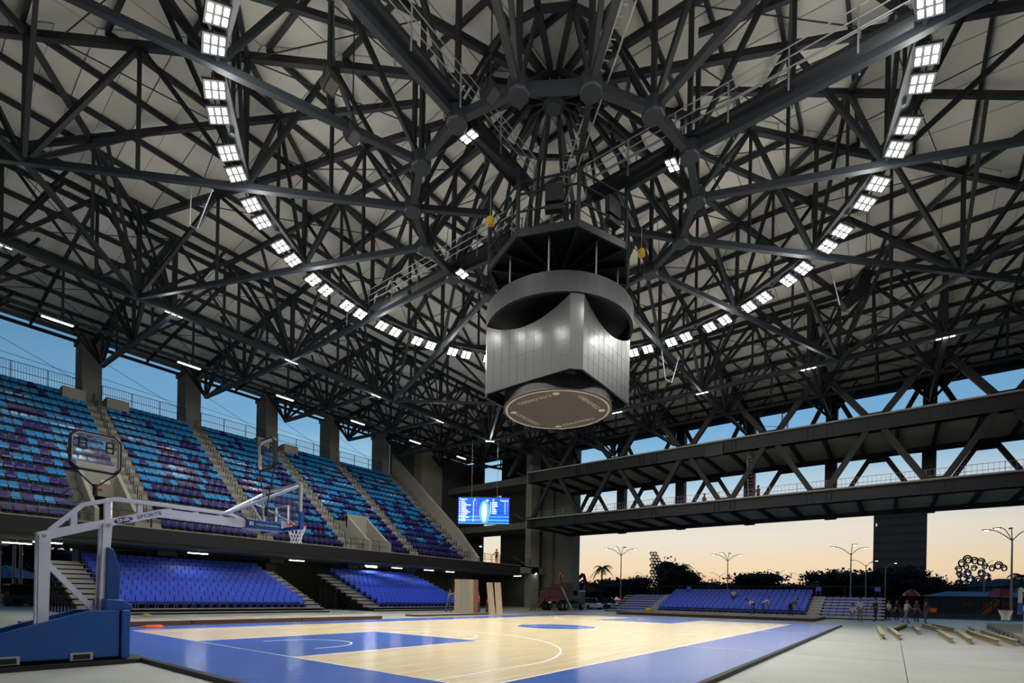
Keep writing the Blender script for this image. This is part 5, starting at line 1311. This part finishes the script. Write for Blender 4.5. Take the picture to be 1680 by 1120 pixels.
TL = [(955, 118, 5.2, 12, 'low dark tree behind the excavator arm'), (1000, 122, 4.8, 13, 'low dark tree right of the palm'), (1047, 120, 6.8, 10, 'dark tree left of the dark metal tree'), (1098, 112, 9.6, 10, 'tall dark tree beside the dark metal tree'), (1128, 116, 8.2, 9, 'green tree right of the tallest dark tree'),
      (1152, 122, 5.8, 9, 'low tree tapering right of the green tree'), (1178, 128, 4.6, 12, 'low hedge-like tree left of the middle lamp'), (1208, 126, 4.8, 12, 'low hedge-like tree right of the middle lamp'), (1246, 120, 7.8, 13, 'round dark tree above the middle of the far stand'), (1288, 124, 6.4, 11, 'dark tree right of the round tree'),
      (1326, 128, 5.4, 9, 'thin tree left of the tower trees'), (1365, 112, 8.2, 12, 'broad dark tree left of the office tower'), (1402, 116, 7.4, 12, 'dark tree between the two lamps near the tower'), (1450, 110, 8.6, 11, 'dark tree before the left edge of the tower'), (1490, 108, 8.8, 11, 'dark tree before the middle of the tower'),
      (1514, 112, 7.6, 8, 'dark tree before the right edge of the tower'), (1600, 120, 7.2, 14, 'dark tree behind the blue metal tree'), (1640, 118, 7.0, 12, 'dark tree right of the blue metal tree')]
TL += [(x, 150, 4.6+1.2*(i % 3), 17, 'low dark tree in the distant tree line, %s from the left' % ORD[i+1]) for i, x in enumerate((940, 975, 1022, 1070, 1110, 1160, 1195, 1230, 1268, 1305, 1340, 1385, 1430, 1470, 1530, 1560))]
for i, (x, Z, h, w, l) in enumerate(TL):
    leafy('leafy_tree', l, ground_at(x, Z), h*1.12, w, 'leaf' if 'green' in l else 'leaf_dark', 100+i, 1300, group='trees beyond the far end')
for i, (x, y, h, w, l) in enumerate(((-4, 62, 11, 16, 'leftmost'), (8, 64, 10, 16, 'second'), (22, 66, 12, 17, 'third'), (38, 66, 11, 16, 'fourth'), (-22, 60, 12, 18, 'outermost'))):
    leafy('leafy_tree', 'dense dark tree outside behind the left grandstand, the %s one' % l, Vector((x, y, GZ)), h, w, 'leaf_dark', 300+i, 900, group='trees behind the left stand', crown0=.0)
def palm(label, p, h, seed, fr=2.6):
    r = random.Random(seed); root = thing('palm_tree', label, 'palm', p, 'palms beyond the far end'); MB().tube([p, p+UP*h*.5+Vector((.15, .1, 0)), p+UP*h], [.22, .17, .13], 8).build('trunk', 'bark', root)
    for i in range(17):
        a = 2*PI*i/17+r.uniform(-.15, .15); e = r.uniform(-.2, .9); d = Vector((math.cos(a), math.sin(a), 0)); n = Vector((-d.y, d.x, 0)); L = fr*r.uniform(.8, 1.1); m = MB(); pts = [p+UP*h+d*L*t_+UP*(e*L*t_-(.95)*L*t_*t_) for t_ in [k/7 for k in range(8)]]
        for k in range(7):
            for s in (-1, 1):
                for q in (0, .5):
                    b = pts[k].lerp(pts[k+1], q); w = fr*.3*(1-abs(k/7-.35)); m.add([b, b+(pts[k+1]-pts[k])*.42, b+n*s*w+(pts[k+1]-pts[k])*.7-UP*w*.55], [(0, 1, 2)])
        m.tube(pts, .03, 4); m.build('frond', 'leaf_dark', root)
palm('single tall palm silhouetted left of the tall street lamp', ground_at(987, 105), 7.9, 1, 2.3)
palm('palm with drooping fronds behind the dark metal tree', ground_at(1112, 118), 9.2, 2, 3.0)
palm('short palm right behind the middle street lamp', ground_at(1194, 112), 5.0, 3, 2.4)
palm('short palm rising over the trees left of the tower', ground_at(1357, 130), 8.4, 4, 2.4)
palm('palm at the right edge behind the nearest street lamp', ground_at(1676, 95), 7.2, 5, 2.6)

# ================================================================ metal trees of scrolls
mat('scroll_dark', (30, 24, 28), .5, var=.1); mat('scroll_blue', (70, 112, 132), .5, var=.12)
def scroll(c, r, ud, vd, turns=1.35, flip=1):
    return [c+ud*(r*(1-.62*t_)*math.cos(turns*2*PI*t_))*flip+vd*(r*(1-.62*t_)*math.sin(turns*2*PI*t_)) for t_ in [k/20 for k in range(21)]]
def metal_tree(label, x, Z, y0, rowsx, m, r, tk_):
    p = ground_at(x, Z); root = thing('metal_tree', label, 'sculpture', p, 'metal tree sculptures'); MB().tube([p, p+UP*tk_*.6, p+UP*tk_], [.7, .45, .3], 10).build('trunk', m, root)
    for i, (px, py, rr) in enumerate(rowsx):
        c = ray_at(px, py, Z); b = MB(); b.tube(scroll(c, rr, RT, UP, 1.4, 1 if i % 2 else -1), .12*rr+.04, 6); b.build('scroll', m, root)
r_ = random.Random(5)
ms_ = []
for i in range(11):
    for j in range(6):
        px = 1069+j*5.6+(i % 2)*2.6; py = 908+i*5.0
        lim = 1076+(py-905)*.62
        if px <= lim and px <= 1100: ms_.append((px, py, .52))
metal_tree('dark metal tree sculpture of many small scrolls beside the tallest tree', 1082, 126, 905, ms_, 'scroll_dark', .6, 9)
big = [(1588, 918, 1.15), (1578, 924, 1.0), (1599, 920, 1.0), (1609, 922, 1.05), (1573, 934, .9), (1638, 928, 1.1), (1647, 932, .9), (1628, 932, .9), (1574, 942, .8), (1616, 929, .8), (1585, 930, .8), (1598, 932, .8)]
metal_tree('large blue metal tree sculpture with dark scrolled crown', 1598, 120, 912, big, 'scroll_dark', 1.2, 7.5)
p = ground_at(1597, 119.5); t_ = thing('metal_tree', 'pale blue lower scrolls of a metal tree behind the playground', 'sculpture', p, 'metal tree sculptures')
MB().tube([p, p+UP*4, p+UP*7.5+RT*.3], [.9, .6, .4], 10).build('trunk', 'scroll_blue', t_)
for i, (px, py, rr) in enumerate([(1580, 948, 1.1), (1592, 950, 1.0), (1606, 952, 1.15), (1618, 946, 1.0), (1588, 940, .9), (1610, 940, .9), (1573, 956, .8), (1622, 956, .8)]):
    b = MB(); b.tube(scroll(ray_at(px, py, 119), rr, RT, UP, 1.5, 1 if i % 2 else -1), .17, 6); b.build('scroll', 'scroll_blue', t_)

# ================================================================ office tower
tw_ = thing('office_tower', 'dark ribbed office tower rising behind the far bridges', 'building', ground_at(1475, 200))
o0 = ground_at(1432.5, 200); o1 = ground_at(1517.5, 190.2); W_ = (o1-o0).length; dR = (o1-o0).normalized(); dN = Vector((-dR.y, dR.x, 0))
b = MB(); b.obox(o0+dR*W_/2+dN*9+UP*21, dR*W_/2, dN*9, UP*21); b.build('tower_body', 'tower', tw_)
for i in range(17): barobj('fin', o0+dR*W_*i/16-dN*.25, o0+dR*W_*i/16-dN*.25+UP*42, .42, .5, 'tower_fin', tw_)
wm = MB().obox((0, 0, 0), dR*.42, dN*.06, UP*1.1).mesh('tower_window', 'car_glass')
for i in range(16):
    for f_ in range(3, 11): link('tower_window', wm, tw_, Matrix.Translation(o0+dR*W_*(i+.5)/16-dN*.07+UP*(4+f_*3.3)))
mat('lit_window', (230, 220, 200), .5, emit=.8, var=0)
for (px, py) in ((1438, 861), (1502, 858), (1506, 855), (1514, 869)):
    q = ray_at(px, py, 199.5); b = MB(); b.obox(q-dN*.3, dR*.22, dN*.05, UP*.55); b.build('lit_window', 'lit_window', tw_)

# ================================================================ playground, fence and buildings at right
pg = thing('playground_tower', 'small playground tower with red roof and orange slide at right', 'playground', ground_at(1640, 58))
P0 = ground_at(1641, 58)
for a, b_ in ((-.7, -.7), (.7, -.7), (-.7, .7), (.7, .7)): barobj('post', P0+RT*a+FW*b_, P0+RT*a+FW*b_+UP*2.7, .1, .1, 'black', pg)
MB().obox(P0+UP*1.25, RT*.75, FW*.75, UP*.05).build('platform', 'steel_dark', pg)
b = MB(); c = P0+UP*2.5; b.add([c-RT*.8-FW*.8, c+RT*.8-FW*.8, c+RT*.8+FW*.8, c-RT*.8+FW*.8, c-RT*.38-FW*.38+UP*.85, c+RT*.38-FW*.38+UP*.85, c+RT*.38+FW*.38+UP*.85, c-RT*.38+FW*.38+UP*.85], [(3, 2, 1, 0), (4, 5, 6, 7), (0, 1, 5, 4), (1, 2, 6, 5), (2, 3, 7, 6), (3, 0, 4, 7)]); b.build('roof', 'red', pg)
sA = P0-RT*.6+UP*1.55; sB = ground_at(1608, 57.2)+UP*.2
b = MB(); b.bar(sA, sB, .75, .08); b.bar(sA+FW*.36+UP*.15, sB+FW*.36+UP*.15, .06, .35); b.bar(sA-FW*.36+UP*.15, sB-FW*.36+UP*.15, .06, .35); b.build('slide', mat('ochre', (170, 98, 34), .5, var=.1), pg)
b = MB(); b.tube([P0-RT*.55+UP*1.7+FW*.42*math.cos(t_)+UP*.42*math.sin(t_) for t_ in [2*PI*k/16 for k in range(16)]], .09, 6, close=True); b.build('slide_hoop', 'ochre', pg)
P1 = ground_at(1495, 64); pg2 = thing('playground_tower', 'playground post with small orange roof behind the standing people', 'playground', P1)
mat('ochre', (170, 98, 34), .5, var=.1)
barobj('post', P1, P1+UP*2.6, .12, .12, 'black', pg2); b = MB(); b.lathe([(.95, 0), (.85, .35), (.3, .8), (.05, .85)], P1+UP*2.4, 8); b.build('roof', 'ochre', pg2)
fc = thing('playground_fence', 'black mesh fence with posts in front of the playground', 'fence', ground_at(1600, 56)); A0, A1 = ground_at(1455, 56), ground_at(1760, 56)
for i in range(15): q = A0.lerp(A1, i/14); barobj('fence_post', q, q+UP*2.3, .09, .09, 'black', fc)
for z in (.35, 1.2, 2.3): MB().bar(A0+UP*z, A1+UP*z, .05).build('fence_rail', 'black', fc)
b = MB(); L_ = (A1-A0).length; n = int(L_/.28)
for i in range(n): q = A0.lerp(A1, i/n); b.bar(q+UP*.1, q+UP*2.3, .018)
o = b.build('mesh_wire', 'black', fc); o['kind'] = 'stuff'
MB().bar(A0+UP*.2, A1+UP*.2, .25, .5).build('base_wall', 'concrete_dark', fc)
def hut(label, x, Z, w, h, d, m, roofm, name='pavilion'):
    p = ground_at(x, Z); root = thing(name, label, 'building', p); b = MB(); b.obox(p+UP*h*.4, RT*w/2, FW*d/2, UP*h*.4); b.build('wall', m, root)
    c = p+UP*h*.8; b = MB(); b.add([c-RT*w*.55-FW*d*.55, c+RT*w*.55-FW*d*.55, c+RT*w*.55+FW*d*.55, c-RT*w*.55+FW*d*.55, c-RT*w*.4+UP*h*.25, c+RT*w*.4+UP*h*.25], [(3, 2, 1, 0), (0, 1, 5, 4), (1, 2, 5), (2, 3, 4, 5), (3, 0, 4)]); b.build('roof', roofm, root)
    for k in range(4): q = p-FW*(d/2+.03)+RT*(w*(k-1.5)/4.4)+UP*h*.38; b = MB(); b.obox(q, RT*w*.07, FW*.04, UP*h*.16); b.build('window', 'car_glass', root)
mat('hut_blue', (86, 118, 140), .6, var=.1); mat('hut_dark', (44, 52, 58), .7, var=.1)
hut('low pale blue pavilion behind the playground', 1610, 88, 15, 3.6, 6, 'hut_dark', 'hut_blue'); hut('dark building at the right edge behind the playground', 1690, 100, 16, 6.5, 10, 'hut_blue', 'hut_dark'); hut('low dark building right of the office tower', 1545, 150, 16, 6.2, 10, 'hut_dark', 'hut_dark'); hut('flat dark building left of the office tower', 1400, 160, 24, 9.5, 12, 'hut_dark', 'hut_dark')
tn = thing('event_tent', 'pale blue peaked tent outside at the far left', 'tent', ground_at(10, 48)); p = ground_at(8, 48)
for a, b_ in ((-3, -2), (3, -2), (3, 2), (-3, 2)): barobj('tent_pole', p+RT*a+FW*b_, p+RT*a+FW*b_+UP*2.3, .08, .08, 'galv', tn)
b = MB(); c = p+UP*2.3; b.add([c-RT*3.2-FW*2.2, c+RT*3.2-FW*2.2, c+RT*3.2+FW*2.2, c-RT*3.2+FW*2.2, c+UP*1.3], [(0, 1, 4), (1, 2, 4), (2, 3, 4), (3, 0, 4)]); b.build('canopy', 'hut_blue', tn)
# excavator arm in the distance and a lattice mast behind the bridges
ex = thing('excavator', 'excavator with raised bent arm silhouetted behind the truck', 'excavator', ground_at(945, 74))
q0, q1, q2 = ray_at(938, 960, 74), ray_at(957, 941, 74), ray_at(964, 966, 74)
MB().bar(q0, q1, .35, .5).build('boom', 'steel_dark', ex); MB().bar(q1, q2, .3, .4).build('stick', 'steel_dark', ex); b = MB(); b.prism([(-.6, -.5), (.6, -.5), (.7, .3), (.1, .6), (-.5, .4)], lambda a, z, t_: q2+RT*a+UP*z+FW*t_, -.5, .5); b.build('bucket', 'panel_red', ex)
gb = ground_at(938, 74); b = MB(); b.obox(gb+UP*1.9, RT*1.1, FW*1.3, UP*.8); b.build('cab', 'car_glass', ex)
for s in (-1, 1): b = MB(); b.obox(gb+FW*s*1.1+UP*.5, RT*1.7, FW*.3, UP*.45); b.build('track', 'rubber', ex)
lm_ = thing('lattice_mast', 'light scaffold tower standing on the upper far bridge deck', 'scaffold', (50.6, -9.4, 16.35))
for y in (-8.3, -10.9):
    for dx in (-.25, .25):
        for dy in (-.25, .25): barobj('mast_leg', (50.6+dx, y+dy, 16.3), (50.6+dx, y+dy, 21.2), .05, .05, 'steel_mid', lm_)
    b = MB()
    for k in range(10):
        z = 16.4+k*.48; s_ = 1 if k % 2 else -1; b.bar((50.35, y-.25*s_, z), (50.35, y+.25*s_, z+.48), .03); b.bar((50.35, y-.25, z), (50.35, y+.25, z), .03)
    b.build('lacing', 'steel_mid', lm_)
for z in (18.0, 19.4, 20.8): MB().bar((50.6, -8.3, z), (50.6, -10.9, z-.6), .04).build('cross_tie', 'steel_mid', lm_)
